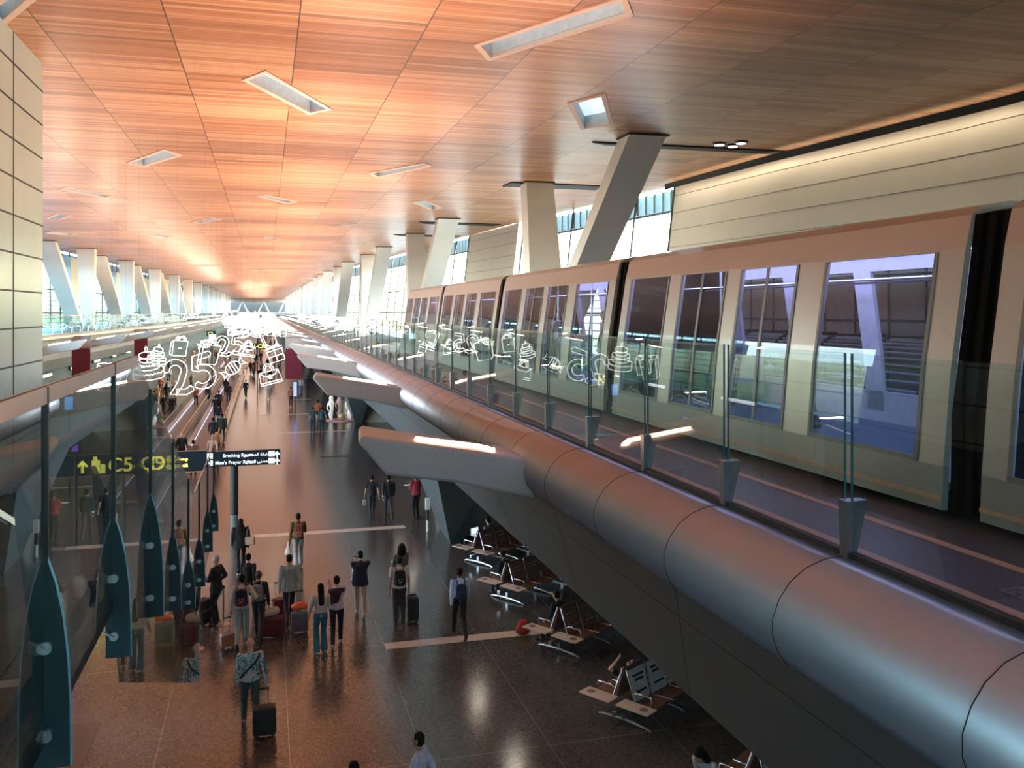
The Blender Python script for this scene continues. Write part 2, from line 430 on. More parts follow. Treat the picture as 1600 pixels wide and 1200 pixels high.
suitcase('small cabin case with an orange and grey print beside the cream sweatshirt', *G(356, 1012), rz=20, w=.34, h=.30, d=.2, c=(.28, .17, .13), c2=(.5, .2, .07), ribs=False, hl=.35, rough=.35)
x, y = G(404, 999); p = person('person in a black top and trousers with a grey backpack', x, y, -8, 1.68, ph=-1, skin='tan', top=(.012, .012, .016), hair=(.10, .06, .04), hs='bun', la='front', ra='down')
backpack(p, 'grey backpack worn by the person in black with a hair bun', (.17, .19, .20))
x, y = G(388, 960); person('person in black with dark hair walking between the two backpackers', x, y, -20, 1.62, ph=1, skin='light', top=(.01, .01, .012), lod=1, la='front')
x, y = G(338, 974); p = person('grey-haired man in a black jacket standing behind the queue rope', x, y, 62, 1.76, 'stand', skin='light', top=(.012, .014, .018), hair=(.45, .43, .4), coat=True, legs=(.012, .012, .014), la='front', ra=(.2, .1, 1.0))
suitcase('black upright suitcase beside the grey-haired man at the queue rope', *G(318, 977), rz=60, w=.38, h=.62, d=.25, c=(.012, .013, .014))
x, y = G(376, 895); p = person('woman in black with a long black veil carrying a tan shoulder bag', x, y, 4, 1.68, ph=1, skin='tan', top=(.006, .006, .008), coat=True, hs='scarf', hair=(.006, .006, .008), la='down', ra='down', shoes=(.5, .48, .45), legs=(.008, .008, .012), wide=1.2, wideleg=True)
hb = root('shoulder_bag', wpt(p, (.27, -.10, .98)), 'tan leather bag on the shoulder of the woman in black', 'bag', rz=R(-15))
MB().box((0, 0, 0), (.30, .12, .24)).build('bag_body', mat('tan_leather', (.42, .24, .17), .5), hb, world=False, bevel=.03)
MB().tube([(-.11, 0, .11), (-.09, 0, .3), (-.03, 0, .42), (.04, 0, .42), (.09, 0, .3), (.11, 0, .11)], .012, 6).build('bag_strap', mat('tan_leather', (.42, .24, .17)), hb, world=False)
x, y = G(466, 889); p = person('man in an olive sweater and light grey trousers with a red-brown backpack', x, y, 2, 1.75, ph=1, skin='dark', top=(.11, .07, .02), legs=(.38, .38, .40), ra='front', la='down', wideleg=True)
backpack(p, 'red-brown backpack on the man in the olive sweater', (.20, .055, .035), (.34, .12, .08))
pb = root('plastic_bag', wpt(p, (-.30, 0, .52)), 'white plastic carrier bag in the hand of the man in the olive sweater', 'bag')
solid('bag_body', [((0, 0, .0), (0, 0, .14), (.12, .08, .10), (.07, .05, .08)), ((0, 0, .14), (0, 0, .36), .05, .018)], mat('white_plastic', (.75, .68, .62), .5, bump=.5), pb, .014)
x, y = G(452, 972); p = person('man in a grey-green striped shirt worn loose, pulling two cases', x, y, 6, 1.76, ph=1, skin='tan', topm=stripe, coat=True, ra='pull', la='pull', wide=1.15)
cs = suitcase('grey suitcase with a bright orange bag strapped on top', *G(468, 988), rz=2, w=.42, h=.46, d=.26, c=(.10, .10, .115), ribs=False, hl=.5)
ob = root('duffel_bag', (cs.location.x, cs.location.y, .565), 'bright orange soft bag lying on the grey suitcase', 'bag')
solid('bag_body', [((-.12, 0, .08), (.12, 0, .08), (.1, .11, .08), (.1, .11, .08)), ((-.03, 0, .12), (.05, 0, .13), (.08, .08, .08), (.08, .08, .08))], mat('orange_nylon', (.85, .13, .05), .5, bump=.4), ob, .014)
suitcase('maroon suitcase standing upright left of the striped shirt man', *G(436, 968), rz=12, w=.34, h=.50, d=.24, c=(.14, .012, .022), hl=.4)
cs = suitcase('large maroon suitcase with a beige handbag on top', *G(424, 996), rz=-14, w=.60, h=.46, d=.30, c=(.10, .012, .018), ribs=False, handle=False)
ob = root('handbag', (cs.location.x-.02, cs.location.y+.02, .525), 'beige slouchy handbag lying on the large maroon suitcase', 'bag', rz=R(20))
solid('bag_body', [((-.12, 0, .10), (.14, 0, .11), (.1, .11, .10), (.09, .11, .10)), ((0, 0, .13), (.05, 0, .16), (.12, .08, .09), (.08, .08, .08))], mat('beige_leather', (.55, .43, .33), .5, bump=.4), ob, .014)
MB().tube([(-.12, 0, .2), (-.08, 0, .34), (.06, 0, .38), (.14, 0, .22)], .01, 6).build('bag_handle', mat('black_leather', (.02, .015, .015), .5), ob, world=False)
x, y = G(501, 1020); person('woman with very long black hair in a cream blouse and wide blue jeans', x, y, 8, 1.64, 'stand', skin='light', top=(.58, .50, .42), legs=(.025, .13, .19), hs='long', shoes=(.5, .5, .5), ra='front', wideleg=True, tuck=True)
x, y = G(526, 1010); p = person('woman in black trousers with a maroon jumper tied over a white top', x, y, -6, 1.70, ph=1, skin='tan', top=(.55, .5, .46), la='hug', ra='hug', shoes=(.55, .52, .5), legs=(.012, .013, .022))
sw = root('jumper', wpt(p, (0, -.10, 1.1)), 'dark maroon jumper draped over the back of the woman in black trousers', 'jumper', rz=p.rotation_euler[2])
solid('cloth', [((-.12, -.02, .26), (.12, -.02, .28), (.08, .06, .06), (.08, .06, .06)), ((-.08, -.03, .24), (-.12, -.03, .0), (.12, .05, .06), (.07, .04, .05)), ((.0, -.03, .2), (-.02, -.03, .02), (.12, .05, .06), (.08, .04, .05))], cloth((.06, .012, .02)), sw, .014)
q = wpt(p, (-.12, .26, .95)); person('toddler in a pink jacket held by the woman with the maroon jumper', q.x, q.y, 120, .78, 'sit', skin='light', top=(.75, .33, .30), legs=(.5, .45, .42), hs='scarf', hair=(.75, .35, .32), z=.95, lod=1, lean=15)
x, y = G(563, 962); p = person('parent in a navy jacket and beige trousers carrying a small child', x, y, -4, 1.72, ph=-1, skin='light', top=(.010, .016, .035), coat=True, legs=(.46, .32, .20), shoes=(.6, .58, .55), la='hug', ra='hug', wide=1.15)
q = wpt(p, (-.13, .20, .92)); person('small child in a cream top looking over the navy-jacketed parent', q.x, q.y, 170, .82, 'sit', skin='light', top=(.6, .42, .32), legs=(.6, .55, .5), z=.90, lod=1)
x, y = G(624, 975); p = person('man in a white polo shirt and dark trousers with a black backpack', x, y, -3, 1.76, 'stand', skin='tan', top=(.60, .52, .48), sleeve='short', legs=(.035, .035, .03), hair=(.03, .02, .015), wide=1.1, la='down', ra='down')
backpack(p, 'black backpack worn over the white polo shirt', (.012, .012, .014), logo=(.6, .6, .6))
suitcase('tall black suitcase right of the man in the white polo shirt', *G(645, 971), rz=2, w=.28, h=.60, d=.28, c=(.012, .013, .014), hl=.02)
x, y = G(627, 948); person('woman with a cloud of curly dark hair in a patterned green top', x, y, 20, 1.72, 'stand', skin='tan', top=(.10, .13, .11), hs='curly', hair=(.015, .01, .008), la='front', ra='front')
x, y = G(718, 998); p = person('man in a light blue shirt and black trousers walking with a navy backpack', x, y, 2, 1.76, ph=-1, skin='dark', top=(.42, .52, .70), legs=(.012, .012, .014), tuck=True)
backpack(p, 'navy backpack on the man in the light blue shirt', (.018, .03, .055), size=.9)
x, y = P(655, 1143, 1.76).x, P(655, 1143, 1.76).y; person('man in a pale blue shirt seen at the bottom edge, facing left', x, y, 62, 1.76, 'stand', skin='tan', top=(.55, .58, .72), legs=(.03, .03, .05), hair=(.015, .012, .01))
x, y = P(553, 1188, 1.68).x, P(553, 1188, 1.68).y; person('person whose dark hair just shows at the bottom edge', x, y, 20, 1.68, 'stand', skin='tan', top=(.2, .1, .08), lod=1)
# three near the pylon, dark clothes
x, y = G(581, 811); p = person('person all in black carrying a small grey handbag', x, y, 2, 1.72, ph=1, skin='tan', top=(.012, .012, .014), sleeve='short', lod=1)
hb = root('handbag', wpt(p, (-.27, .12, .62)), 'small grey handbag held by the person all in black', 'bag')
MB().box((0, 0, 0), (.12, .25, .2)).build('bag_body', mat('grey_leather', (.2, .2, .2), .5), hb, world=False, bevel=.02)
MB().tube([(0, -.08, .1), (0, -.05, .22), (0, .05, .22), (0, .08, .1)], .01, 6).build('bag_handle', mat('grey_leather', (.2, .2, .2)), hb, world=False)
x, y = G(607, 812); p = person('worker in black uniform with pale bands at cuffs and ankles', x, y, 4, 1.74, ph=-1, skin='tan', top=(.015, .016, .02), lod=1, wide=1.1)
rf = mat('reflective_band', (.75, .75, .7), .4)
for k in (1, -1):
    a = Vector(p['jt'][0:3] if k == 1 else p['jt'][3:6]); 
    MB().lathe((a.x, a.y, a.z+.06), [(.046, -.02), (.05, 0), (.046, .02)], 10).build('cuff_band', rf, p, world=False)
x, y = G(650, 811); p = person('worker in a red shirt with a white waistband holding out papers', x, y, 20, 1.76, 'stand', skin='dark', top=(.34, .03, .045), sleeve='short', legs=(.012, .012, .014), lod=1, la='front', ra='front', wide=1.1)
MB().lathe((0, 0, 1.02), [(.172, -.02), (.178, 0), (.172, .02)], 14).xf(Matrix.Diagonal((1, .72, 1, 1))).build('waist_band', rf, p, world=False)
pp = MB().box(wpt(p, (-.05, .52, 1.24)), (.34, .22, .012), R(20)); tag(pp.build('paper', mat('white_paper', (.8, .72, .68), .7)), 'sheet of white paper held by the worker in the red shirt', 'paper')
# pair further off and the one in front
x, y = G(489, 677); person('left one of two staff in dark teal uniform standing side by side', x, y, 0, 1.72, 'stand', skin='tan', top=(.025, .06, .075), sleeve='short', lod=1)
x, y = G(503, 677); person('right one of two staff in dark teal uniform standing side by side', x, y, 10, 1.74, 'stand', skin='tan', top=(.03, .09, .12), sleeve='short', lod=1)
x, y = G(497, 662); person('man in a rust orange shirt just beyond the two staff', x, y, 0, 1.72, ph=1, skin='dark', top=(.36, .10, .03), lod=1)
# on and beside the moving walkway
x, y = G(269, 654); person('man in black standing alone left of the moving walkway', x, y, 185, 1.80, 'stand', skin='tan', top=(.012, .012, .014), lod=1)
for (px, py, lb, kw) in (
    (325, 633, 'child-sized passenger in dark clothes alone on the left walkway', dict(top=(.03, .03, .06), H=1.6)),
    (342, 646, 'passenger in a dark jacket midway along the right walkway', dict(top=(.02, .025, .035))),
    (357, 630, 'passenger in black with blue bag far along the right walkway', dict(top=(.03, .02, .03), legs=(.03, .05, .14))),
    (341, 672, 'passenger in black top and white trousers on the right walkway', dict(top=(.015, .015, .03), legs=(.6, .55, .55))),
    (347, 692, 'broad passenger in a dark green jacket on the right walkway', dict(top=(.02, .04, .035), wide=1.25, coat=True, legs=(.05, .12, .15))),
    (333, 700, 'passenger in navy beside the walkway handrail', dict(top=(.012, .014, .03))),
    (338, 722, 'passenger in a brown shirt near the sign', dict(top=(.36, .19, .10), wide=1.15, skin='light')),
    (332, 735, 'bald passenger in a cream shirt just behind the sign', dict(top=(.62, .40, .30), hs='bald', skin='light')),
    (302, 745, 'dark-haired passenger whose head shows above the sign', dict(top=(.14, .08, .05)))):
    x, y = G(px, py); person(lb, x, y, 2, lod=1, z=.06, **({'H': 1.74, 'pose': 'stand'} | kw))
x, y = G(266, 730); person('older man in a dark jacket over a pale shirt walking to the camera', x, y, 178, 1.74, ph=1, skin='light', top=(.02, .022, .03), coat=True, legs=(.05, .10, .15), hair=(.35, .33, .3), lod=1)
x, y = G(284, 728); person('man in an open black jacket over a white shirt facing the camera', x, y, 176, 1.74, ph=-1, skin='light', top=(.015, .015, .018), coat=True, hair=(.3, .28, .25), lod=1)
x, y = G(288, 822); person('man in a white shirt walking under the overhead sign', x, y, 5, 1.74, ph=1, skin='tan', top=(.50, .40, .36), lod=1)
x, y = G(285, 895); person('man in a brown shirt and pale jeans behind the glass screen', x, y, 5, 1.74, ph=1, skin='tan', top=(.22, .10, .06), legs=(.3, .33, .36), lod=1)
for (px, py, lb, kw) in (
    (246, 632, 'person in tan clothes left of the walkway, nearest of three', dict(top=(.42, .24, .14), legs=(.42, .26, .17))),
    (255, 628, 'person in a tan robe left of the walkway, middle of three', dict(top=(.5, .31, .2), legs=(.45, .28, .18))),
    (262, 620, 'person in a pale grey top left of the walkway', dict(top=(.35, .33, .36))),
    (240, 646, 'person with an orange bag crouching by the left glass', dict(top=(.05, .05, .07), legs=(.3, .1, .05))),
    (214, 655, 'person in dark clothes seen through the left glass', dict(top=(.015, .02, .03))),
    (226, 660, 'person in navy seen through the left glass', dict(top=(.015, .02, .05))),
    (470, 617, 'person in a white top under the right flag', dict(top=(.55, .5, .45), legs=(.2, .25, .4))),
    (481, 614, 'person in navy walking under the right flag', dict(top=(.02, .03, .06)))):
    x, y = G(px, py); person(lb, x, y, random.choice((0, 180, 10)), 1.72, lod=1, ph=random.choice((-1, 1)), **kw)
# crowd figures for the distance: a handful of outfits, copied below
PROTO = []
OUT = [((.02, .02, .025), (.02, .02, .03), 'short', (.01, .008, .007)), ((.55, .5, .45), (.03, .04, .08), 'short', (.02, .015, .01)), ((.03, .05, .10), (.02, .02, .025), 'long', (.01, .008, .007)),
       ((.35, .10, .06), (.03, .03, .04), 'short', (.01, .008, .007)), ((.22, .2, .17), (.12, .14, .18), 'curly', (.03, .02, .01)), ((.5, .33, .2), (.3, .2, .13), 'short', (.1, .09, .08)),
       ((.01, .01, .012), (.01, .01, .012), 'scarf', (.01, .01, .012)), ((.6, .6, .62), (.5, .48, .45), 'short', (.02, .02, .02))]
NAMES = ['in black', 'in a white top and navy trousers', 'in navy with long hair', 'in a dark red top', 'in a grey-brown top with curly hair', 'in tan clothes', 'in a black headscarf', 'all in white']
for i, (t, l, h, hc_) in enumerate(OUT):
    PROTO.append(person('distant traveller %s on the concourse floor' % NAMES[i], -1.5+i*.9, 118+i*5, 0 if i % 2 else 180, 1.72, 'walk', (-1, 1)[i % 2], top=t, legs=l, hs=h, hair=hc_, lod=2, coat=i in (2, 6), group='distant travellers '+NAMES[i]))
# ---------------------------------------------------------------- architecture
CZ = 14.0
XR = [(-20, 22.0), (20, 20.5), (30, 19.3), (40, 18.7), (59, 16.3), (95, 13.5), (125, 11.0), (155, 10.0), (270, 9.4), (440, 9.4)]
XL = [(-20, -22), (75, -20.8), (100, -19.4), (113, -18.6), (290, -16.5), (440, -16.5)]
XF = [(-20, -14.3), (60, -14.2), (92, -12.9), (140, -11.4), (440, -10.5)]      # left balcony edge
# ceiling material
cm, nt, b = nodes('wood_slat_ceiling')
tc = nt.nodes.new('ShaderNodeTexCoord'); sp = nt.nodes.new('ShaderNodeSeparateXYZ'); nt.links.new(tc.outputs['Object'], sp.inputs[0])
X, Y = sp.outputs[0], sp.outputs[1]
bay = mth(nt, 'FLOOR', mth(nt, 'DIVIDE', mth(nt, 'SUBTRACT', X, .65), 2.61))
brd = mth(nt, 'FLOOR', mth(nt, 'DIVIDE', Y, .165))
row = mth(nt, 'FLOOR', mth(nt, 'DIVIDE', Y, 1.32))
def wn(a, b_):
    c = nt.nodes.new('ShaderNodeCombineXYZ'); nt.links.new(a, c.inputs[0]); nt.links.new(b_, c.inputs[1])
    w = nt.nodes.new('ShaderNodeTexWhiteNoise'); w.noise_dimensions = '2D'; nt.links.new(c.outputs[0], w.inputs['Vector']); return w.outputs['Value']
n1 = wn(bay, brd); n2 = wn(bay, row)
mp = nt.nodes.new('ShaderNodeMapping'); mp.inputs['Scale'].default_value = (.5, 9, 1); nt.links.new(tc.outputs['Object'], mp.inputs[0])
gr = nt.nodes.new('ShaderNodeTexNoise'); gr.inputs['Scale'].default_value = 1.6; gr.inputs['Detail'].default_value = 6; nt.links.new(mp.outputs[0], gr.inputs['Vector'])
val = mth(nt, 'ADD', mth(nt, 'ADD', mth(nt, 'MULTIPLY', n1, .48), mth(nt, 'MULTIPLY', n2, .30)), mth(nt, 'MULTIPLY', gr.outputs['Fac'], .55))
rp = nt.nodes.new('ShaderNodeValToRGB'); nt.links.new(val, rp.inputs[0])
rp.color_ramp.elements[0].position = .22; rp.color_ramp.elements[0].color = (.20, .082, .038, 1)
rp.color_ramp.elements[1].position = .95; rp.color_ramp.elements[1].color = (.62, .35, .20, 1)
e = rp.color_ramp.elements.new(.55); e.color = (.42, .18, .08, 1)
fx = mth(nt, 'FRACT', mth(nt, 'DIVIDE', mth(nt, 'SUBTRACT', X, .65), 2.61)); fy = mth(nt, 'FRACT', mth(nt, 'DIVIDE', Y, .165)); fy2 = mth(nt, 'FRACT', mth(nt, 'DIVIDE', Y, 2.64))
gap = mth(nt, 'MAXIMUM', mth(nt, 'LESS_THAN', fx, .010), mth(nt, 'MULTIPLY', mth(nt, 'LESS_THAN', fy, .10), .60))
gap = mth(nt, 'MAXIMUM', gap, mth(nt, 'MULTIPLY', mth(nt, 'LESS_THAN', fy2, .012), .6))
nt.links.new(mixc(nt, gap, rp.outputs[0], (.05, .02, .01)), b.inputs['Base Color'])
b.inputs['Roughness'].default_value = .34; b.inputs['Specular IOR Level'].default_value = .42
bp = nt.nodes.new('ShaderNodeBump'); bp.inputs['Strength'].default_value = .25; bp.inputs['Distance'].default_value = .02
nt.links.new(mth(nt, 'SUBTRACT', 1, gap), bp.inputs['Height']); nt.links.new(bp.outputs[0], b.inputs['Normal'])
# floor material
fm, nt, b = nodes('polished_terrazzo')
tc = nt.nodes.new('ShaderNodeTexCoord'); sp = nt.nodes.new('ShaderNodeSeparateXYZ'); nt.links.new(tc.outputs['Object'], sp.inputs[0]); X, Y = sp.outputs[0], sp.outputs[1]
vo = nt.nodes.new('ShaderNodeTexVoronoi'); vo.inputs['Scale'].default_value = 34; nt.links.new(tc.outputs['Object'], vo.inputs['Vector'])
rp = nt.nodes.new('ShaderNodeValToRGB'); nt.links.new(vo.outputs['Color'], rp.inputs[0])
rp.color_ramp.elements[0].color = (.035, .03, .026, 1); rp.color_ramp.elements[1].color = (.11, .095, .082, 1)
ns = nt.nodes.new('ShaderNodeTexNoise'); ns.inputs['Scale'].default_value = .25; nt.links.new(tc.outputs['Object'], ns.inputs['Vector'])
c1 = mixc(nt, mth(nt, 'MULTIPLY', ns.outputs['Fac'], .25), rp.outputs[0], (.10, .08, .065))
gx = mth(nt, 'LESS_THAN', mth(nt, 'FRACT', mth(nt, 'DIVIDE', mth(nt, 'SUBTRACT', X, .41), 2.32)), .008)
gy = mth(nt, 'LESS_THAN', mth(nt, 'FRACT', mth(nt, 'DIVIDE', mth(nt, 'SUBTRACT', Y, 15.75), 5.8)), .004)
nt.links.new(mixc(nt, mth(nt, 'MAXIMUM', gx, gy), c1, (.16, .13, .11)), b.inputs['Base Color'])
b.inputs['Roughness'].default_value = .2; b.inputs['Specular IOR Level'].default_value = .6
bp = nt.nodes.new('ShaderNodeBump'); bp.inputs['Strength'].default_value = .008; bp.inputs['Distance'].default_value = .01
nt.links.new(vo.outputs['Distance'], bp.inputs['Height']); nt.links.new(bp.outputs[0], b.inputs['Normal'])
metal = mat('satin_metal_cladding', (.42, .38, .39), .38, .7, var=.04, scale=1.5)
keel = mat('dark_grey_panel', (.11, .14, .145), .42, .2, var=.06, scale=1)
finm = mat('warm_grey_metal', (.50, .45, .45), .45, .0, var=.05, scale=1)
white = mat('white_panel', (.82, .84, .82), .38, var=.04, scale=.8)
black = mat('black_metal', (.010, .012, .013), .4)
seamm = mat('seam_black', (.015, .018, .02), .7)
cream = mat('cream_stone', (.62, .47, .37), .25, var=.1, scale=12)
deckm = mat('dark_blue_deck', (.055, .055, .075), .45, var=.12, scale=5, bump=.2, bscale=150)
tan = mat('tan_marking_paint', (.50, .30, .20), .5, var=.12, scale=10)
alum = mat('brushed_aluminium', (.6, .6, .62), .3, .9)
strip = mat('warm_light_strip', (1, .8, .7), .5, emit=(1, .62, .45), es=14)
neon = mat('white_neon_tube', (1, 1, .96), .5, emit=(1, .97, .88), es=3.2)

o = MB().box((0, 205, -.1), (60, 480, .2)).build('floor', fm, kind='structure')
# cream bands let into the floor
for (y, x0, x1, w, m_) in ((21.45, 2.75, 6.9, .40, cream), (33.2, -.45, 5.0, .42, cream), (33.2, -9.5, -4.5, .42, cream), (21.45, -9, -4.0, .4, cream), (61, .6, 5.4, .4, cream), (50.3, 2.9, 6.5, .35, seamm), (72, -.4, 4, .4, cream), (44.7, -11, -7, .4, cream), (84, -.4, 4, .4, cream)):
    tag(MB().box(((x0+x1)/2, y, .003), (x1-x0, w, .006)).build('trim_band', m_, kind='structure'))
MB().box((-3.1-3, 12, .004), (6, 14, .008)).build('trim_dark_patch', mat('dark_patch', (.022, .022, .021), .2, var=.1), kind='structure')  # even dark patch laid over the floor on the left

# skylight quads
def SQ(*pts): return [P(px, py, CZ).xy for px, py in pts]
SKY = [SQ((740, 69), (763, 94), (990, 23), (978, -8)), SQ((378, 124), (415, 109), (519, 170), (483, 178)), SQ((886, 161), (946, 145), (959, 193), (908, 202)),
       SQ((197, 254), (255, 233), (285, 242), (227, 260)), SQ((575, 270), (663, 254), (676, 259), (590, 277)), SQ((92, 295), (108, 292), (181, 306), (165, 309)),
       SQ((400, 306), (415, 304), (465, 315), (448, 318)), SQ((641, 315), (665, 313), (692, 325), (675, 328)), SQ((70, 341), (88, 334), (115, 336), (95, 342)),
       SQ((297, 347), (330, 340), (347, 343), (312, 349)), SQ((507, 354), (545, 348), (560, 350), (522, 355)), SQ((-40, 24), (8, 38), (64, -8), (20, -20)),
       SQ((68, 364), (80, 361.5), (121, 366), (108, 368)), SQ((230, 367), (243, 364.5), (273, 369), (260, 371)), SQ((408, 371), (418, 369), (440, 374), (430, 376))]
random.seed(3)
for k in range(16):
    cx = random.uniform(-11, 6); cy = 122+k*15+random.uniform(-4, 4); a = random.uniform(-1, 1)
    u = Vector((math.cos(a), math.sin(a)))*random.uniform(1, 2.6); v = Vector((-math.sin(a), math.cos(a)))*.6
    SKY.append([Vector((cx, cy))+q for q in (-u-v, u-v, u+v, -u+v)])
# ceiling with openings
outer = []
ys = [-20, 20, 30, 40, 59, 95, 125, 155, 270, 432]
for y in ys: outer.append(Vector((lerp(XR, y), y)))
for y in (432, 290, 113, 100, 75, -20): outer.append(Vector((lerp(XL, y), y)))
vs = list(outer); es = [(i, (i+1) % len(outer)) for i in range(len(outer))]
for q in SKY:
    n = len(vs); vs += [Vector(p) for p in q]; es += [(n+i, n+(i+1) % 4) for i in range(4)]
rv, re, rf_, _, _, _ = geometry.delaunay_2d_cdt(vs, es, [], 1, 1e-5)
def inside(p, poly):
    c = False; n = len(poly)
    for i in range(n):
        a, b_ = poly[i], poly[(i+1) % n]
        if (a[1] > p.y) != (b_[1] > p.y) and p.x < (b_[0]-a[0])*(p.y-a[1])/(b_[1]-a[1])+a[0]: c = not c
    return c
mb = MB(); keep = []
for f in rf_:
    c = sum((rv[i] for i in f), Vector((0, 0)))/len(f)
    if any(inside(c, q) for q in SKY): continue
    a = sum(rv[f[i]].x*rv[f[(i+1) % len(f)]].y-rv[f[(i+1) % len(f)]].x*rv[f[i]].y for i in range(len(f)))
    keep.append(list(f) if a < 0 else list(reversed(f)))
mb.add([(p.x, p.y, CZ) for p in rv], keep)
ce = mb.build('ceiling', cm, kind='structure')
sd = ce.modifiers.new('t', 'SOLIDIFY'); sd.thickness = .12; sd.offset = -1
frm = mat('pale_pink_frame', (.70, .55, .48), .5, var=.03)
skyg = mat('skylight_diffuser', (.5, .6, .66), .4, emit=(.55, .68, .76), es=1.15)
wellm = mat('skylight_well', (.55, .60, .62), .6)
rank = ['long slanted skylight nearest the camera, top centre', 'slanted skylight left of the ceiling centre', 'squarish skylight beside the near column top', 'leaf-shaped skylight left, second row',
        'thin skylight right of centre, second row', 'thin skylight low over the left wall edge', 'thin skylight in mid ceiling, third row', 'small skylight left of the second column pair',
        'small skylight close beside the tiled left wall', 'small skylight left of centre, fourth row', 'small thin skylight right of centre, fourth row', 'skylight cut by the top left corner of the photo',
        'sliver skylight nearest the left columns', 'sliver skylight left of centre, fifth row', 'sliver skylight at centre, fifth row']
for i, q in enumerate(SKY):
    c = sum((Vector(p) for p in q), Vector((0, 0)))/4
    rt = root('skylight', (c.x, c.y, CZ), rank[i] if i < len(rank) else 'distant small skylight in the wood ceiling', 'skylight', 'recessed skylights in the wood ceiling')
    inn = []
    for k in range(4):
        p = Vector(q[k]); a = (Vector(q[k-1])-p).normalized(); b_ = (Vector(q[(k+1) % 4])-p).normalized(); s = abs(a.x*b_.y-a.y*b_.x)
        inn.append(p+(a+b_)*.14/max(s, .35))
    f = MB(); w_ = MB()
    for k in range(4):
        a, b_, c_, d_ = q[k], q[(k+1) % 4], inn[(k+1) % 4], inn[k]
        f.hexa([(a[0], a[1], CZ-.03), (b_[0], b_[1], CZ-.03), (c_[0], c_[1], CZ-.03), (d_[0], d_[1], CZ-.03), (a[0], a[1], CZ+.05), (b_[0], b_[1], CZ+.05), (c_[0], c_[1], CZ+.05), (d_[0], d_[1], CZ+.05)])
        w_.add([(d_[0], d_[1], CZ+.04), (c_[0], c_[1], CZ+.04), (c_[0], c_[1], CZ+.4), (d_[0], d_[1], CZ+.4)], [(0, 1, 2, 3)])
    f.build('frame', frm, rt); w_.build('light_well', wellm, rt)
    MB().add([(p[0], p[1], CZ+.38) for p in inn], [(0, 1, 2, 3)]).build('diffuser', skyg, rt)
# slots beside the column heads and the three downlights
for pts in ([(785, 290), (800, 284), (942, 290), (930, 296)], [(925, 221), (985, 224), (980, 227), (945, 225)], [(1005, 224.5), (1235, 236), (1220, 240), (1000, 229)], [(655, 346), (782, 350), (770, 352.5), (665, 349)], [(615, 366), (720, 368.5), (700, 370.5), (625, 368)]):
    q = [P(px, py, CZ) for px, py in pts]
    MB().hexa([(p.x, p.y, CZ-.05) for p in q]+[(p.x, p.y, CZ+.02) for p in q]).build('trim_slot', seamm, kind='structure')
for k, (px, py) in enumerate(((1124, 224), (1145, 226.5), (1158, 221.5))):
    p = P(px, py, CZ); rt = root('downlight', (p.x, p.y, CZ), 'round recessed downlight, %s of a group of three right of the column' % ('left', 'front', 'right')[k], 'light', 'three ceiling downlights')
    MB().lathe(p, [(.22, -.06), (.25, -.03), (.25, 0)], 16).build('ring', black, rt)
    MB().lathe(p, [(.17, -.075), (.17, -.06)], 16).build('lamp', mat('pink_lamp', (1, .8, .8), .5, emit=(1, .7, .66), es=4), rt)
# distant end
MB().box((-3, 432, 13.2), (34, .6, 1.8)).build('wall_end', mat('end_fascia', (.45, .42, .4), .5), kind='structure')
MB().box((-3, 436, 7.0), (34, .4, 14)).build('wall_end_dark', mat('end_dark', (.08, .10, .10), .5), kind='structure')
bridge = root('footbridge', (-3, 425, 6), 'distant bridge with slanting white struts across the hall end', 'bridge')
MB().box((-3, 425, 7.2), (32, 4, 1.3)).build('deck', finm, bridge)
for k in range(7):
    x = -17+k*4.6; MB().cyl((x, 424, 7.8), (x+(2.2 if k % 2 else -2.2), 424, 12.6), .3, n=8).build('strut', white, bridge)

# right platform -----------------------------------------------------------
TUBE = [(4.55, 6.0), (4.38, 5.99), (4.2, 5.93), (4.06, 5.83), (3.96, 5.70), (3.90, 5.55), (3.90, 5.42), (3.95, 5.28), (4.04, 5.16)]
Y0, Y1 = -3.0, 428.0
rp_ = root('platform_edge', (4.3, Y0, 0), 'rounded satin metal edge running along the train platform', 'platform edge', kind='structure')
k = 0; n = len(TUBE)
vs = [(x, Y0, z) for x, z in TUBE]+[(x, Y1, z) for x, z in TUBE]
MB().add(vs, [(i, i+1, n+i+1, n+i) for i in range(n-1)]+[list(range(n-1, -1, -1)), list(range(n, 2*n))]+[(0, n, 2*n-1, n-1)]).build('rounded_cladding', metal, rp_, smooth=False).data.polygons.foreach_set('use_smooth', [True]*(n-1)+[False]*3)
PB = 2.30   # y of the first post
for k in range(60):
    y = PB+2.02*k
    MB().tube([(x-.001, y, z+.001) for i, (x, z) in enumerate(TUBE)], .0045, 5).build('joint', seamm, rp_)
kp = [(4.04, 5.16), (5.0, 3.3), (8.3, 3.3), (9.9, 4.6), (9.9, 5.9), (4.55, 5.9)]
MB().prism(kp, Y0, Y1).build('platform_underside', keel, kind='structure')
def sm(ratio): return (4.04+.96*ratio, 5.16-1.86*ratio)
s1 = MB(); a = sm(.22); s1.cyl((a[0], Y0, a[1]), (a[0], 140, a[1]), .005, n=4)
for k in range(24):
    y = PB-2+4.04*k; s1.tube([(4.04, y, 5.16), (5.0, y+1.6, 3.30)], .004, 4)
s1.build('trim_seams', seamm, kind='structure')
MB().prism([(4.55, 5.9), (9.9, 5.9), (9.9, 6.0), (4.55, 6.0)], Y0, Y1).build('floor_platform', deckm, kind='structure')
MB().box((4.78, 212, 6.004), (.10, 430, .008)).build('trim_line', tan, kind='structure')
MB().box((5.62, 212, 6.004), (.10, 430, .008)).build('trim_line', tan, kind='structure')
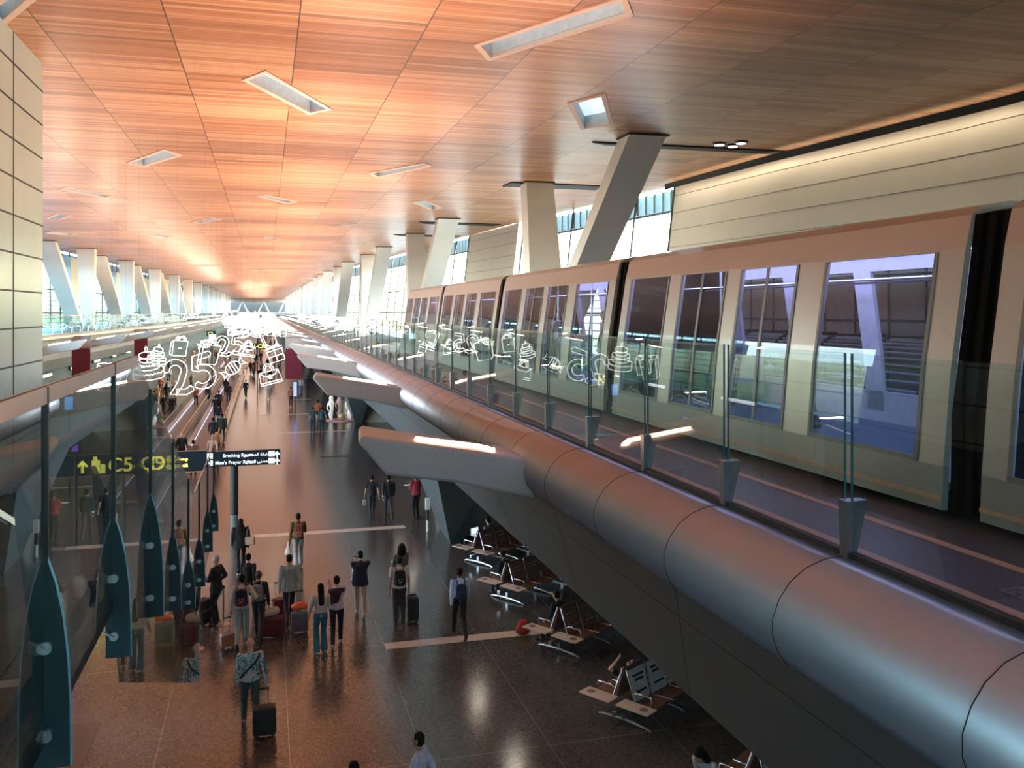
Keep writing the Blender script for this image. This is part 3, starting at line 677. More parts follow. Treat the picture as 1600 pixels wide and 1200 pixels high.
# painted symbols on the deck
for k in range(6):
    q = PY(1452, 5.0+k*9.05, 6); y = 5.15+k*9.05
    lg = MB()
    for j in range(4): lg.box((5.2-.12+j*.08, y, 6.004), (.035, .26-.03*j, .006)); lg.box((5.2, y-.12+j*.08, 6.004), (.3, .03, .006))
    tag(lg.build('floor_marking', mat('faded_marking', (.22, .18, .19), .5)), 'faded stencilled symbol on the dark platform floor', 'marking', 'stencils along the platform')
# platform glass screen
gl = glass('screen_glass', (.90, .97, .96), 1.45, refl=.9); ge = mat('green_glass_edge', (.02, .11, .12), .2, spec=.6)
gs = root('glass_screen', (4.58, PB, 6), 'tall glass screen on metal posts along the train platform', 'glass screen')
GT = 7.66
for k in range(-1, 98):
    y = PB+2.02*k
    MB().box((4.60, y+1.01, (6.03+GT)/2), (.016, 1.90, GT-6.03)).build('glass_pane', gl, gs)
    if k < 0: continue
    ed = MB()
    ed.box((4.60, y-.045, (6.42+GT)/2), (.020, .009, GT-6.42)); ed.box((4.60, y+.045, (6.42+GT)/2), (.020, .006, GT-6.42))
    p = MB().hexa([(4.55, y-.045, 6.0), (4.64, y-.045, 6.0), (4.64, y+.045, 6.0), (4.55, y+.045, 6.0), (4.54, y-.055, 6.46), (4.74, y-.055, 6.46), (4.74, y+.055, 6.46), (4.54, y+.055, 6.46)])
    po = p.build('post', mat('grey_post_metal', (.26, .26, .27), .28, .85), gs)
    if k < 60: ed.build('glass_edge', ge, po)
fr = MB(); y = PB+2.02*98
while y < 425:
    fr.box((4.60, y+1.01, (6.03+GT)/2), (.016, 1.90, GT-6.03)); y += 2.02
fr.build('glass_pane', gl, gs, kind='stuff')
MB().box((4.60, 212, 6.02), (.06, 430, .05)).build('base_rail', seamm, gs)

# fins with light strips
fin_y = [13.5+13.4*k for k in range(0, 30)]
FP = [(1.38, 6.15), (1.32, 6.04), (1.75, 5.53), (2.84, 5.36), (4.35, 5.0), (4.35, 5.66), (4.05, 5.68)]
ORD = ['nearest', 'second', 'third', 'fourth', 'fifth', 'sixth', 'seventh', 'eighth']
fin0 = finL0 = None
def mk_fin(mirror=False):
    r_ = root('wing_bracket', (0, 0, 0), '-', 'wing bracket')
    s = -1 if mirror else 1
    def q(x, y, z): return (s*(x-4.05), y, z)
    fr_ = [q(x, 0, z) for x, z in FP]; bk_ = [q(x+(.12 if i < 3 else 0), 1.25 if z > 5.6 else .75, z+(.0 if z > 5.6 else .05)) for i, (x, z) in enumerate(FP)]
    n = len(FP); fs = [list(range(n)), list(range(2*n-1, n-1, -1))]+[(i+n, (i+1) % n+n, (i+1) % n, i) for i in range(n)]
    if not mirror: fs = [list(reversed(f)) for f in fs]
    MB().add(fr_+bk_, fs).build('wing', finm, r_, world=False, bevel=.05)
    zt = lambda x: 6.15-(x-1.38)*(6.15-5.68)/(4.05-1.38)
    t = MB().tube([q(2.25, .35, zt(2.25)+.012), q(3.30, .50, zt(3.3)+.012), q(3.48, .28, zt(3.48)+.012)], .055, 6)
    t.build('light_strip', strip, r_, world=False, smooth=True)
    
    return r_
f0 = mk_fin()
for k, y in enumerate(fin_y):
    lb = ('%s wing-shaped grey bracket with a light strip below the train platform' % ORD[k]) if k < 8 else 'distant wing bracket with light strip below the train platform'
    f = f0 if k == 0 else dup(f0)
    f.location = (4.05, y, 0); tag(f, lb, group='wing brackets along the right platform')
fl = mk_fin(True)
for k in range(30):
    y = 21.2+13.4*k
    lb = ('%s wing bracket under the left balcony' % ORD[k]) if k < 8 else 'distant wing bracket under the left balcony'
    f = fl if k == 0 else dup(fl)
    f.location = (lerp(XF, y)+.5, y, .1); tag(f, lb, group='wing brackets along the left balcony')

# pylons
pym = mat('cream_plaster', (.58, .52, .42), .6, var=.04)
for k, y in enumerate((31.6, 65.5, 99, 133, 167, 201)):
    pr = root('pylon', (6.6, y, 0), ('%s splayed support with dark leg and cream foot under the platform' % ORD[k]) if k < 3 else 'distant splayed support under the platform', 'support', 'splayed supports under the platform')
    MB().hexa([(6.15, y-1.2, 0), (6.62, y-1.2, 0), (6.75, y+1.0, 0), (6.2, y+1.0, 0), (4.85, y-4.8, 3.75), (6.9, y-4.8, 3.4), (6.9, y+2.5, 3.4), (4.85, y+2.5, 3.75)]).build('dark_leg', keel, pr)
    MB().hexa([(6.72, y-.4, 0), (9.6, y-.4, 0), (9.6, y+1.4, 0), (6.72, y+1.4, 0), (7.55, y-.1, 2.0), (7.8, y-.1, 2.0), (7.8, y+1.0, 2.0), (7.55, y+1.0, 2.0)]).build('cream_foot', pym, pr)
    MB().hexa([(6.60, y-.5, 0), (6.72, y-.5, 0), (6.72, y+1.3, 0), (6.60, y+1.3, 0), (7.46, y-.15, 2.06), (7.55, y-.15, 2.06), (7.55, y+.9, 2.06), (7.46, y+.9, 2.06)]).build('foot_edge', mat('pale_trim', (.75, .66, .56), .5), pr)
    MB().hexa([(7.2, y+6.2, 0), (9.8, y+6.2, 0), (9.8, y+8, 0), (7.2, y+8, 0), (6.9, y+2.6, 3.4), (8.1, y+2.6, 3.4), (8.1, y+3.6, 3.4), (6.9, y+3.6, 3.4)]).build('rear_leg', pym, pr)
bq = P(668, 830, 0); bl = root('bollard', (bq.x, bq.y, 0), 'slim black and white post standing before the cream support foot', 'post')
MB().cyl((bq.x, bq.y, 0), (bq.x, bq.y, .4), .05, n=10).build('white_base', rf, bl); MB().cyl((bq.x, bq.y, .4), (bq.x, bq.y, .8), .05, n=10).build('black_shaft', black, bl); MB().box((bq.x, bq.y, 1.0), (.16, .12, .42)).build('white_head', rf, bl)
# wall beyond the pylons under the platform
MB().box((11.6, 205, 2.7), (.3, 440, 5.4)).build('wall_lower_right', mat('lower_wall', (.10, .11, .11), .5), kind='structure')
# upper floor beside the track and far right wall --------------------------------
up = [(9.9, -10), (9.9, 428)]+[(lerp(XR, y)+.5, y) for y in (428, 270, 155, 125, 95, 59, 40, 20, -10)]
MB().zprism(up, 5.6, 6.0).build('floor_upper_right', mat('upper_floor', (.22, .22, .22), .3, var=.05), kind='structure')
clad = mat('ribbed_white_cladding', (.62, .63, .60), .42, var=.03, scale=.6)
wgl = glass('window_glass', (.80, .95, .97), 1.45)
def wallseg(tab, y0, y1, kindw, nm, z0=5.5, side=1, lean=1.0):
    pg = wgl if side > 0 else glass('teal_window_glass', (.42, .66, .72), 1.45)
    n = max(1, int((y1-y0)/8)); L = y1-y0
    zt = CZ+.26
    def X_(y, z): return lerp(tab, y)-side*lean*(CZ-z)/8.0*.9
    if kindw == 'clad':
        o = MB(); sl = MB()
        for i in range(n):
            a, c = y0+L*i/n, y0+L*(i+1)/n
            d = .35*side
            p = [(X_(a, z0), a, z0), (X_(c, z0), c, z0), (X_(c, z0)+d, c, z0), (X_(a, z0)+d, a, z0), (X_(a, zt-.25), a, zt-.25), (X_(c, zt-.25), c, zt-.25), (X_(c, zt-.25)+d, c, zt-.25), (X_(a, zt-.25)+d, a, zt-.25)]
            if side < 0: p = [p[i_] for i_ in (1, 0, 3, 2, 5, 4, 7, 6)]
            o.hexa(p)
            z = z0+.6
            while z < zt-.5:
                sl.tube([(X_(a, z)-side*.008, a, z), (X_(c, z)-side*.008, c, z)], .014, 4); z += .82
        o.build(nm, clad, kind='structure')
        sl.build('trim_joint', mat('joint_grey', (.25, .25, .24), .6), kind='structure')
    else:
        rt = root(nm, (lerp(tab, y0), y0, z0), '-', 'window', kind='structure')
        g = MB(); f = MB(); lv = MB()
        for i in range(n):
            a, c = y0+L*i/n, y0+L*(i+1)/n
            g.add([(X_(a, z0)+side*.1, a, z0), (X_(c, z0)+side*.1, c, z0), (X_(c, zt), c, zt), (X_(a, zt), a, zt)], [(0, 1, 2, 3)])
        ny = max(1, int(L/3.2))
        for i in range(ny+1):
            y = y0+L*i/ny; f.tube([(X_(y, z0), y, z0), (X_(y, zt), y, zt)], .07, 4)
        for z in (z0+.05, z0+2.4, z0+4.6, 12.75, zt-.1):
            f.tube([(X_(y0, z), y0, z), (X_(y1, z), y1, z)], .06, 4)
        k = 0; y = y0+.3
        while y < y1-.2:
            lv.box((X_(y, 13.3)+side*.3, y, 13.35), (.5, .26, .95)); y += .8
        z = z0+.6
        while z < z0+4.4:
            lv.tube([(X_(y0, z)+side*.5, y0, z), (X_(y1, z)+side*.5, y1, z)], .035, 4); z += .42
        g.build('pane', pg, rt); f.build('frame', mat('dark_frame', (.03, .05, .06), .5), rt); lv.build('louvre', mat('blue_grey_louvre', (.16, .24, .28), .5), rt)
RW = [('clad', -18, 30.7), ('clad', 30.7, 39), ('win', 39, 57), ('clad', 58, 69), ('win', 69, 80), ('clad', 80, 86), ('win', 86, 108), ('clad', 108, 116), ('win', 116, 150), ('clad', 150, 158), ('win', 158, 200), ('clad', 200, 212), ('win', 212, 300), ('win', 300, 428)]
for i, (k_, a, c) in enumerate(RW):
    wallseg(XR, a, c, k_, ('window_%d' % (i+1)) if k_ == 'win' else 'wall_right', lean=1.0 if a < 90 else .35)
LW = [('win', 60, 97), ('win', 97, 118), ('win', 118, 170), ('clad', 170, 182), ('win', 182, 428)]
for i, (k_, a, c) in enumerate(LW):
    wallseg(XL, a, c, k_, ('window_%d' % (i+31)) if k_ == 'win' else 'wall_left_far', side=-1, lean=.1)
# columns ------------------------------------------------------------------
def column(base, top, label, group, wb=1.25, wt=1.35, d=1.0):
    rt = root('leaning_column', base, label, 'column', group, kind='thing')
    b_, t = Vector(base), Vector(top)
    p = [(b_.x-wb/2, b_.y-d/2, b_.z), (b_.x+wb/2, b_.y-d/2, b_.z), (b_.x+wb/2, b_.y+d/2, b_.z), (b_.x-wb/2, b_.y+d/2, b_.z),
         (t.x-wt/2, t.y-d/2, t.z), (t.x+wt/2, t.y-d/2, t.z), (t.x+wt/2, t.y+d/2, t.z), (t.x-wt/2, t.y+d/2, t.z)]
    MB().hexa(p).build('shaft', white, rt)
    MB().box((t.x, t.y, CZ-.03), (wt+.14, d+.14, .04)).build('head_collar', seamm, rt)
XC = [(0, 12.5), (38, 12.2), (66, 11.1), (95, 10.3), (120, 9.3), (150, 8.6), (428, 8.2)]
for k, yb in enumerate((38, 66.5, 93, 119, 145, 171, 197, 223, 249, 275, 305, 335, 365)):
    x = lerp(XC, yb); nm = ORD[k] if k < 4 else 'distant'
    column((x, yb, 6.0), (x+.25, yb-9.6, CZ), ('%s strongly slanted white column right of the train track' % nm), 'slanted white columns on the right')
    column((x+.1, yb+.6, 6.0), (x, yb+2.0, CZ), ('%s almost upright white column right of the train track' % nm), 'upright white columns on the right', 1.7, 1.3)
XCL = [(0, -17.3), (92, -16.9), (113, -16.2), (133, -15.4), (170, -14.3), (200, -13.9), (428, -13.2)]
for k in range(13):
    yb = 92+20.5*k; x = lerp(XCL, yb); nm = ORD[k] if k < 4 else 'distant'
    column((x, yb, 6.0), (x-1.1, yb-8.2, CZ), ('%s strongly slanted white column on the left balcony' % nm), 'slanted white columns on the left', 1.2, 1.6)
    column((x+.7, yb+.6, 6.0), (x+.5, yb+.8, CZ), ('%s upright white column on the left balcony' % nm), 'upright white columns on the left', 1.0, 1.6)
# left balcony ---------------------------------------------------------------
ylist = [21, 40, 60, 76, 92, 116, 140, 200, 300, 428]
fz = [(0, 6.45), (.12, 6.42), (.2, 6.3), (.2, 6.15), (.05, 6.0), (-.7, 4.6), (-2.2, 3.55), (-10.5, 3.55), (-10.5, 6.45)]
vs = []; fs = []; n = len(fz)
for y in ylist: vs += [(lerp(XF, y)+dx, y, z) for dx, z in fz]
for i in range(len(ylist)-1):
    for j in range(n): fs.append((i*n+j, i*n+(j+1) % n, (i+1)*n+(j+1) % n, (i+1)*n+j))
fs.append(list(range(n-1, -1, -1))); fs.append([(len(ylist)-1)*n+j for j in range(n)])
MB().add(vs, fs).build('floor_balcony_left', mat('balcony_cladding', (.36, .35, .36), .35, .5, var=.04, scale=1), kind='structure')
lb_ = root('glass_balustrade', (lerp(XF, 60), 60, 6.45), 'glass balustrade with closely spaced posts along the left balcony', 'balustrade')
glb = glass('balcony_glass', (.80, .93, .92), 1.35, refl=.6)
y = 44; k = 0
gp2 = MB(); po2 = MB()
while y < 420:
    st = 2.6
    x0, x1 = lerp(XF, y)-.15, lerp(XF, y+st)-.15
    tgt = MB() if k < 95 else gp2
    tgt.add([(x0, y, 6.5), (x1, y+st, 6.5), (x1, y+st, 7.7), (x0, y, 7.7), (x0-.02, y, 6.5), (x1-.02, y+st, 6.5), (x1-.02, y+st, 7.7), (x0-.02, y, 7.7)], [(0, 1, 2, 3), (7, 6, 5, 4), (3, 2, 6, 7)])
    if k < 95: tgt.build('glass_pane', glb, lb_); MB().box((x0, y, 6.68), (.05, .08, .45)).build('post', alum, lb_)
    y += st; k += 1
gp2.build('glass_pane', glb, lb_, kind='stuff')
MB().tube([(lerp(XF, y_)-.15, y_, 7.72) for y_ in ylist], .03, 6).build('top_rail', alum, lb_)
# white box rooms standing on the left balcony between the columns
for k, (a, c, h) in enumerate(((97, 108, 5.0), (118, 127, 4.4), (140, 150, 4.6))):
    x = lerp(XL, a)+.1+.2
    rb = root('kiosk', (x, a, 6.45), '%s grey-white box room behind the left columns' % ORD[k], 'kiosk', 'box rooms on the left balcony')
    MB().hexa([(x, a, 8.6), (x+.8, a, 8.6), (x+.8, c, 8.6), (x, c, 8.6), (x, a, 8.4+h), (x+.7, a, 8.4+h), (x+.7, c, 8.4+h), (x, c, 8.4+h)]).build('upper_box', mat('pale_grey_box', (.45, .52, .54), .4), rb)
    MB().hexa([(x, a+.2, 6.45), (x+.7, a+.2, 6.45), (x+.7, c-.2, 6.45), (x, c-.2, 6.45), (x, a+.2, 8.6), (x+.7, a+.2, 8.6), (x+.7, c-.2, 8.6), (x, c-.2, 8.6)]).build('glazed_base', glass('kiosk_glass', (.6, .8, .8)), rb)
# near left tiled wall ---------------------------------------------------------
wl = MB().box((-5.2-.6, 10.2, 7), (1.2, 27.4, 13.98)); wl.build('wall_left', mat('pale_tile_wall', (.46, .60, .60), .22, var=.05, scale=.5, spec=.6), kind='structure')
jt = MB()
for k in range(-3, 8):
    z = 8-26*18.2/1400*0+.0+ (k*.81)+8.42-8
    z = 7.61+.81*k
    jt.box((-5.195, 10.2, z+.03), (.012, 27.4, .035))
for yy in (23.9-2.6, 23.9-8, 23.9-13.5): jt.box((-5.195, yy, 9), (.012, .035, 10))
jt.build('trim_tile_joint', seamm, kind='structure')
# shopfront wall under the left balcony
sf = mat('dark_shopfront', (.03, .045, .05), .3, var=.3, scale=.3)
MB().box((-17.2, 232, 1.8), (.4, 384, 3.6)).build('wall_shopfront', sf, kind='structure')
random.seed(11)
for k in range(16):
    y = 46+k*11; c = random.choice(((1, .75, .5), (.9, .9, 1), (1, .85, .6)))
    s = root('shop_light', (-16.8, y, 3.0), 'glowing light panel over a dark shopfront under the left balcony', 'light', 'light panels over the shopfronts')
    MB().box((-16.82, y, 2.9), (.08, random.uniform(1.5, 4), .18)).build('panel', mat('shop_glow_%d' % int(c[2]*10), c, .5, emit=c, es=3), s)
    MB().box((-16.92, y, 2.9), (.12, 4.3, .34)).build('housing', black, s)
# flags
maroon = mat('maroon_flag_cloth', (.16, .012, .03), .8, var=.1, scale=3); wf = mat('white_flag_cloth', (.50, .40, .40), .8, var=.05)
def flag(x, y, zt, w, h, label):
    rt = root('flag', (x, y, zt-h), label, 'flag', 'maroon and white hanging flags')
    zs = zt-h*.30; n = 9; top = []
    for i in range(n):
        top += [(x-w/2+w*i/n, zs), (x-w/2+w*(i+.5)/n, zs+.14)]
    top.append((x+w/2, zs))
    MB().prism([(x-w/2, zt-h), (x+w/2, zt-h)]+top[::-1], y-.012, y+.012).build('maroon_field', maroon, rt)
    MB().box((x, y+.02, zt-h*.15), (w, .012, h*.3)).build('white_field', wf, rt)
    MB().cyl((x-w/2-.1, y, zt), (x+w/2+.1, y, zt), .03, n=8).build('rod', alum, rt)
flag(-13.1, 72, 6.2, 1.25, 3.2, 'hanging maroon and white flag nearest on the left balcony')
flag(-12.0, 96, 6.25, 1.25, 3.3, 'hanging maroon and white flag further along the left balcony')
flag(1.95, 66.3, 6.15, 1.15, 3.0, 'hanging maroon and white flag on the right, beside the brackets')

MB().box((0, -18, 4.1), (46, .4, 8.2)).build('wall_light_block', mat('light_block_dark', (.10, .12, .12), .5), kind='structure')  # unseen wall added behind the camera to hold back daylight fill
MB().box((0, -18, 13.4), (46, .4, 1.6)).build('wall_light_block_top', mat('light_block_dark'), kind='structure')
wb = root('window_40', (0, -18, 8.2), '-', 'window', kind='structure')  # unseen window added in that wall to let a teal glow in
MB().box((0, -18, 10.4), (44, .03, 4.4)).build('pane', glass('teal_fill_glass', (.50, .70, .76), 1.5), wb)
m_ = MB()
for k in range(12): m_.box((-22+4*k, -18, 10.4), (.12, .14, 4.4))
m_.build('frame', mat('dark_frame'), wb)
# cove light along the head of the right wall
cv = root('cove_light', (20, 10, 13.8), 'warm concealed light line along the top of the right cladding wall', 'light')
m_ = MB()
for a, c in ((-10, 20), (20, 30), (30, 38)): m_.hexa([(lerp(XR, a)-1.0, a, 13.84), (lerp(XR, a)-.85, a, 13.84), (lerp(XR, c)-.85, c, 13.84), (lerp(XR, c)-1.0, c, 13.84), (lerp(XR, a)-1.0, a, 13.87), (lerp(XR, a)-.85, a, 13.87), (lerp(XR, c)-.85, c, 13.87), (lerp(XR, c)-1.0, c, 13.87)])
m_.build('lamp_line', mat('cove_lamp', (1, .8, .5), .5, emit=(1, .74, .42), es=2), cv)
m_ = MB()
for a, c in ((-10, 20), (20, 30), (30, 38)): m_.hexa([(lerp(XR, a)-1.06, a, 13.62), (lerp(XR, a)-1.03, a, 13.62), (lerp(XR, c)-1.03, c, 13.62), (lerp(XR, c)-1.06, c, 13.62), (lerp(XR, a)-1.06, a, 13.88), (lerp(XR, a)-1.03, a, 13.88), (lerp(XR, c)-1.03, c, 13.88), (lerp(XR, c)-1.06, c, 13.88)])
m_.build('shield', seamm, cv)
# ---------------------------------------------------------------- train
body = mat('pale_pink_grey_train_paint', (.45, .395, .375), .3, .2, var=.03, scale=.5, coat=.3)
lowb = mat('grey_train_skirt', (.27, .275, .265), .35, .2, var=.03)
tw = glass('train_glass', (.80, .87, .95), 1.33, refl=.8)
blk = mat('black_bellows', (.005, .006, .007), .9, spec=.1)
purp = mat('violet_ceiling_light', (.6, .55, 1), .5, emit=(.66, .62, 1.0), es=14.0)
bluef = mat('blue_train_floor', (.06, .095, .17), .4)
inter = mat('train_interior_panel', (.60, .60, .66), .5)
# cross-section of the near side: z -> x
SX = [(6.06, 6.30), (6.5, 6.32), (7.4, 6.40), (8.62, 6.58), (8.95, 6.66), (9.04, 6.78)]
def sx(z): return lerp([(a, c) for a, c in SX], z)
XB = 9.05
def side_slab(mb, y0, y1, z0, z1, t=.07, far=False):
    zs = [z0]+[z for z, _ in SX if z0 < z < z1]+[z1]
    for a, c in zip(zs, zs[1:]):
        xa, xc = sx(a), sx(c)
        if far: xa, xc = 2*7.68-xa, 2*7.68-xc; t_ = -t
        else: t_ = t
        p = [(xa, y0, a), (xa+t_, y0, a), (xa+t_, y1, a), (xa, y1, a), (xc, y0, c), (xc+t_, y0, c), (xc+t_, y1, c), (xc, y1, c)]
        if far: p = [p[i] for i in (1, 0, 3, 2, 5, 4, 7, 6)]
        mb.hexa(p)
tr = root('people_mover_train', (7.7, -1.5, 6.0), 'pale airport shuttle train with large tinted windows beside the platform', 'train')
WIN = [(.35, 2.25, 0), (2.80, 4.25, 1), (4.65, 6.15, 1), (6.60, 8.25, 0)]
WZ0, WZ1 = 6.50, 8.60
for c in range(5):
    y0 = 7.25+9.03*(c-1); y1 = y0+8.55
    car = MB().prism([(6.66, 8.95), (6.78, 9.04), (7.1, 9.10), (8.3, 9.10), (8.6, 9.04), (8.7, 8.95)], y0, y1)
    cr = car.build('roof', body, tr)
    m = MB(); side_slab(m, y0, y1, WZ1, 8.95); m.build('cornice', body, tr)
    m = MB(); side_slab(m, y0, y1, 6.08, WZ0); m.build('skirt', lowb, tr)
    m = MB(); side_slab(m, y0, y1, 6.17, 6.21, t=-.012); m.build('skirt_trim', tan, tr)
    ys = [0]+[v for a, b_, _ in WIN for v in (a, b_)]+[8.55]
    for j in range(0, len(ys), 2):
        m = MB(); side_slab(m, y0+ys[j], y0+ys[j+1], WZ0, WZ1); m.build('pillar', body, tr)
        m = MB(); side_slab(m, y0+ys[j], y0+ys[j+1], WZ0, WZ1, far=True); m.build('pillar', inter, tr)
    for a, b_, dr in WIN:
        m = MB(); side_slab(m, y0+a, y0+b_, WZ0, WZ1, t=.012); w_ = m.build('door_leaf' if dr else 'window', tw, tr)
        fm_ = MB()
        side_slab(fm_, y0+a, y0+a+.05, WZ0, WZ1, t=-.012); side_slab(fm_, y0+b_-.05, y0+b_, WZ0, WZ1, t=-.012); side_slab(fm_, y0+a, y0+b_, WZ0, WZ0+.05, t=-.012)
        if dr: side_slab(fm_, y0+(a+b_)/2-.03, y0+(a+b_)/2+.03, WZ0, WZ1, t=-.012)
        fm_.build('window_frame', mat('grey_window_frame', (.16, .17, .18), .4), w_)
        m = MB(); side_slab(m, y0+a, y0+b_, WZ0+.3, WZ1, t=.012, far=True); m.build('far_window', tw, tr)
    m = MB(); side_slab(m, y0, y1, 6.08, WZ0+.3, far=True); side_slab(m, y0, y1, WZ1, 8.95, far=True); m.build('far_side', inter, tr)
    MB().box((7.68, (y0+y1)/2, 6.30), (2.6, 8.5, .08)).build('floor_panel', bluef, tr)
    MB().box((7.68, (y0+y1)/2, 8.86), (2.0, 8.5, .05)).build('ceiling_panel', inter, tr)
    for x in (6.95, 8.35):
        MB().box((x, (y0+y1)/2, 8.80), (.16, 8.1, .05)).build('ceiling_light', purp, tr)
    for x in (7.3, 8.1): MB().cyl((x, y0+.3, 8.4), (x, y1-.3, 8.4), .018, n=6).build('grab_rail', alum, tr)
    for yy in (1.6, 4.3, 6.9): MB().cyl((7.68, y0+yy, 6.34), (7.68, y0+yy, 8.84), .022, n=8).build('grab_pole', alum, tr)
    for yy in (.45, 7.6):
        s_ = MB(); s_.box((8.45, y0+yy+.3, 6.75), (.5, 1.1, .1)); s_.box((8.75, y0+yy+.3, 7.05), (.08, 1.1, .6)); s_.build('bench_seat', mat('blue_seat', (.04, .08, .22), .6), tr)
    if c < 4:
        g0 = y1; g1 = y1+.48
        bp_ = MB()
        for k in range(5):
            a = g0+.02+k*.09; ins = .10 if k % 2 else .05
            bp_.prism([(6.34+ins, 6.1), (6.36+ins, 7.0), (6.64+ins, 8.95), (6.9+ins, 9.0), (8.5-ins, 9.0), (8.72-ins, 8.9), (9.0-ins, 7.0), (9.0-ins, 6.1)], a, a+.09)
        bp_.build('bellows', blk, tr)
# sloping nose of the far end
y1 = 7.25+9.03*3+8.55
zs = [6.1, 6.6, 7.3, 8.0, 8.6, 9.04]; of = [.35, .65, .75, .62, .4, .05]
vs = []; 
for z, o_ in zip(zs, of): vs += [(sx(min(z, 9.0)), y1, z), (sx(min(z, 9.0))+.35, y1+o_, z), (2*7.68-sx(min(z, 9.0))-.35, y1+o_, z), (2*7.68-sx(min(z, 9.0)), y1, z)]
fs = [(i*4+j, i*4+j+1, i*4+j+5, i*4+j+4) for i in range(5) for j in range(3)]
MB().add(vs, fs).build('nose', body, tr, smooth=False)
MB().box((7.68, 20, 6.10), (2.5, 44, .06)).build('underframe', blk, tr)
MB().box((7.68, 20, 6.04), (.5, 44, .08)).build('running_gear', blk, tr)
tg = MB()
for x in (6.9, 8.45): tg.box((x, 212, 6.01), (.3, 430, .02))
tag(tg.build('guide_track', mat('track_grey', (.15, .15, .16), .5)), 'pair of flat running tracks under the shuttle train', 'track')
random.seed(5)
for k, (y, x, f) in enumerate(((3.0, 7.2, 200), (11.2, 7.5, 90), (14.4, 7.9, 250), (18.3, 7.3, 200), (19.8, 7.7, 90), (21.3, 7.2, 180), (23.6, 7.8, 120), (27.4, 7.4, 200), (29.8, 7.7, 80), (32.6, 7.2, 180))):
    t = random.choice(((.05, .05, .07), (.4, .42, .45), (.08, .12, .2), (.03, .03, .03)))
    person('passenger standing inside the shuttle train, %s counted from the camera' % ['first', 'second', 'third', 'fourth', 'fifth', 'sixth', 'seventh', 'eighth', 'ninth', 'tenth'][k], x, y, f, 1.7, 'stand', top=t, lod=2, z=6.34)
# ---------------------------------------------------------------- things on the upper floor beyond the train
gw = root('service_wall', (11.6, 16, 6), 'pale gridded wall with a dark lift opening beyond the train', 'wall')
MB().box((13.2, 16, 8.0), (.2, 16, 4.0)).build('panel_field', mat('beige_panel', (.50, .46, .42), .5), gw)
g_ = MB()
for k in range(14): g_.box((13.09, 8.6+k*1.15, 8.0), (.03, .05, 4.0))
for z in (6.8, 7.8, 8.8, 9.7): g_.box((13.09, 16, z), (.03, 16, .05))
g_.build('grid_lines', mat('dark_frame'), gw)
lf = MB().box((13.05, 12.6, 7.3), (.14, 1.5, 2.5)); lf.build('lift_opening', mat('dark_opening', (.05, .07, .08), .2), gw)
MB().box((13.0, 12.6, 8.65), (.2, 1.8, .2)).build('lintel', alum, gw)
ex = root('exit_sign', (13.0, 12.4, 9.1), 'small green lit exit sign beyond the train windows', 'sign')
MB().box((12.95, 12.4, 9.15), (.06, .42, .2)).build('sign_box', mat('green_exit', (.05, .6, .3), .4, emit=(.05, .8, .35), es=2), ex)
person('dark-clothed person beside the lift opening beyond the train', 12.4, 12.3, 90, 1.75, 'stand', top=(.04, .03, .03), lod=2, z=6.0)
# rounded glazed walkway with louvres beyond the track
gt = root('glazed_walkway', (10.6, 12, 6), 'rounded glazed walkway with thin louvres seen through the train', 'walkway')
arc = [(10.4+.9*(1-math.cos(a)), 6.0+1.5*math.sin(a)) for a in [i*math.pi/2/6 for i in range(7)]]+[(12.4, 7.5)]
vs = [(x, 7.5, z) for x, z in arc]+[(x, 26, z) for x, z in arc]; n = len(arc)
MB().add(vs, [(i, i+1, n+i+1, n+i) for i in range(n-1)]).build('glazing', glass('pale_blue_glass', (.55, .75, .85), 1.6), gt)
rb = MB(); lv = MB()
for k in range(12): rb.tube([(x-.02, 7.6+k*1.65, z) for x, z in arc], .05, 5)
for i in range(1, 14):
    a = i/14*math.pi/2; lv.cyl((10.38+.9*(1-math.cos(a)), 7.5, 6.0+1.5*math.sin(a)), (10.38+.9*(1-math.cos(a)), 26, 6.0+1.5*math.sin(a)), .022, n=4)
rb.build('rib', mat('dark_frame'), gt); lv.build('louvre', mat('white_louvre', (.7, .8, .85), .4), gt)
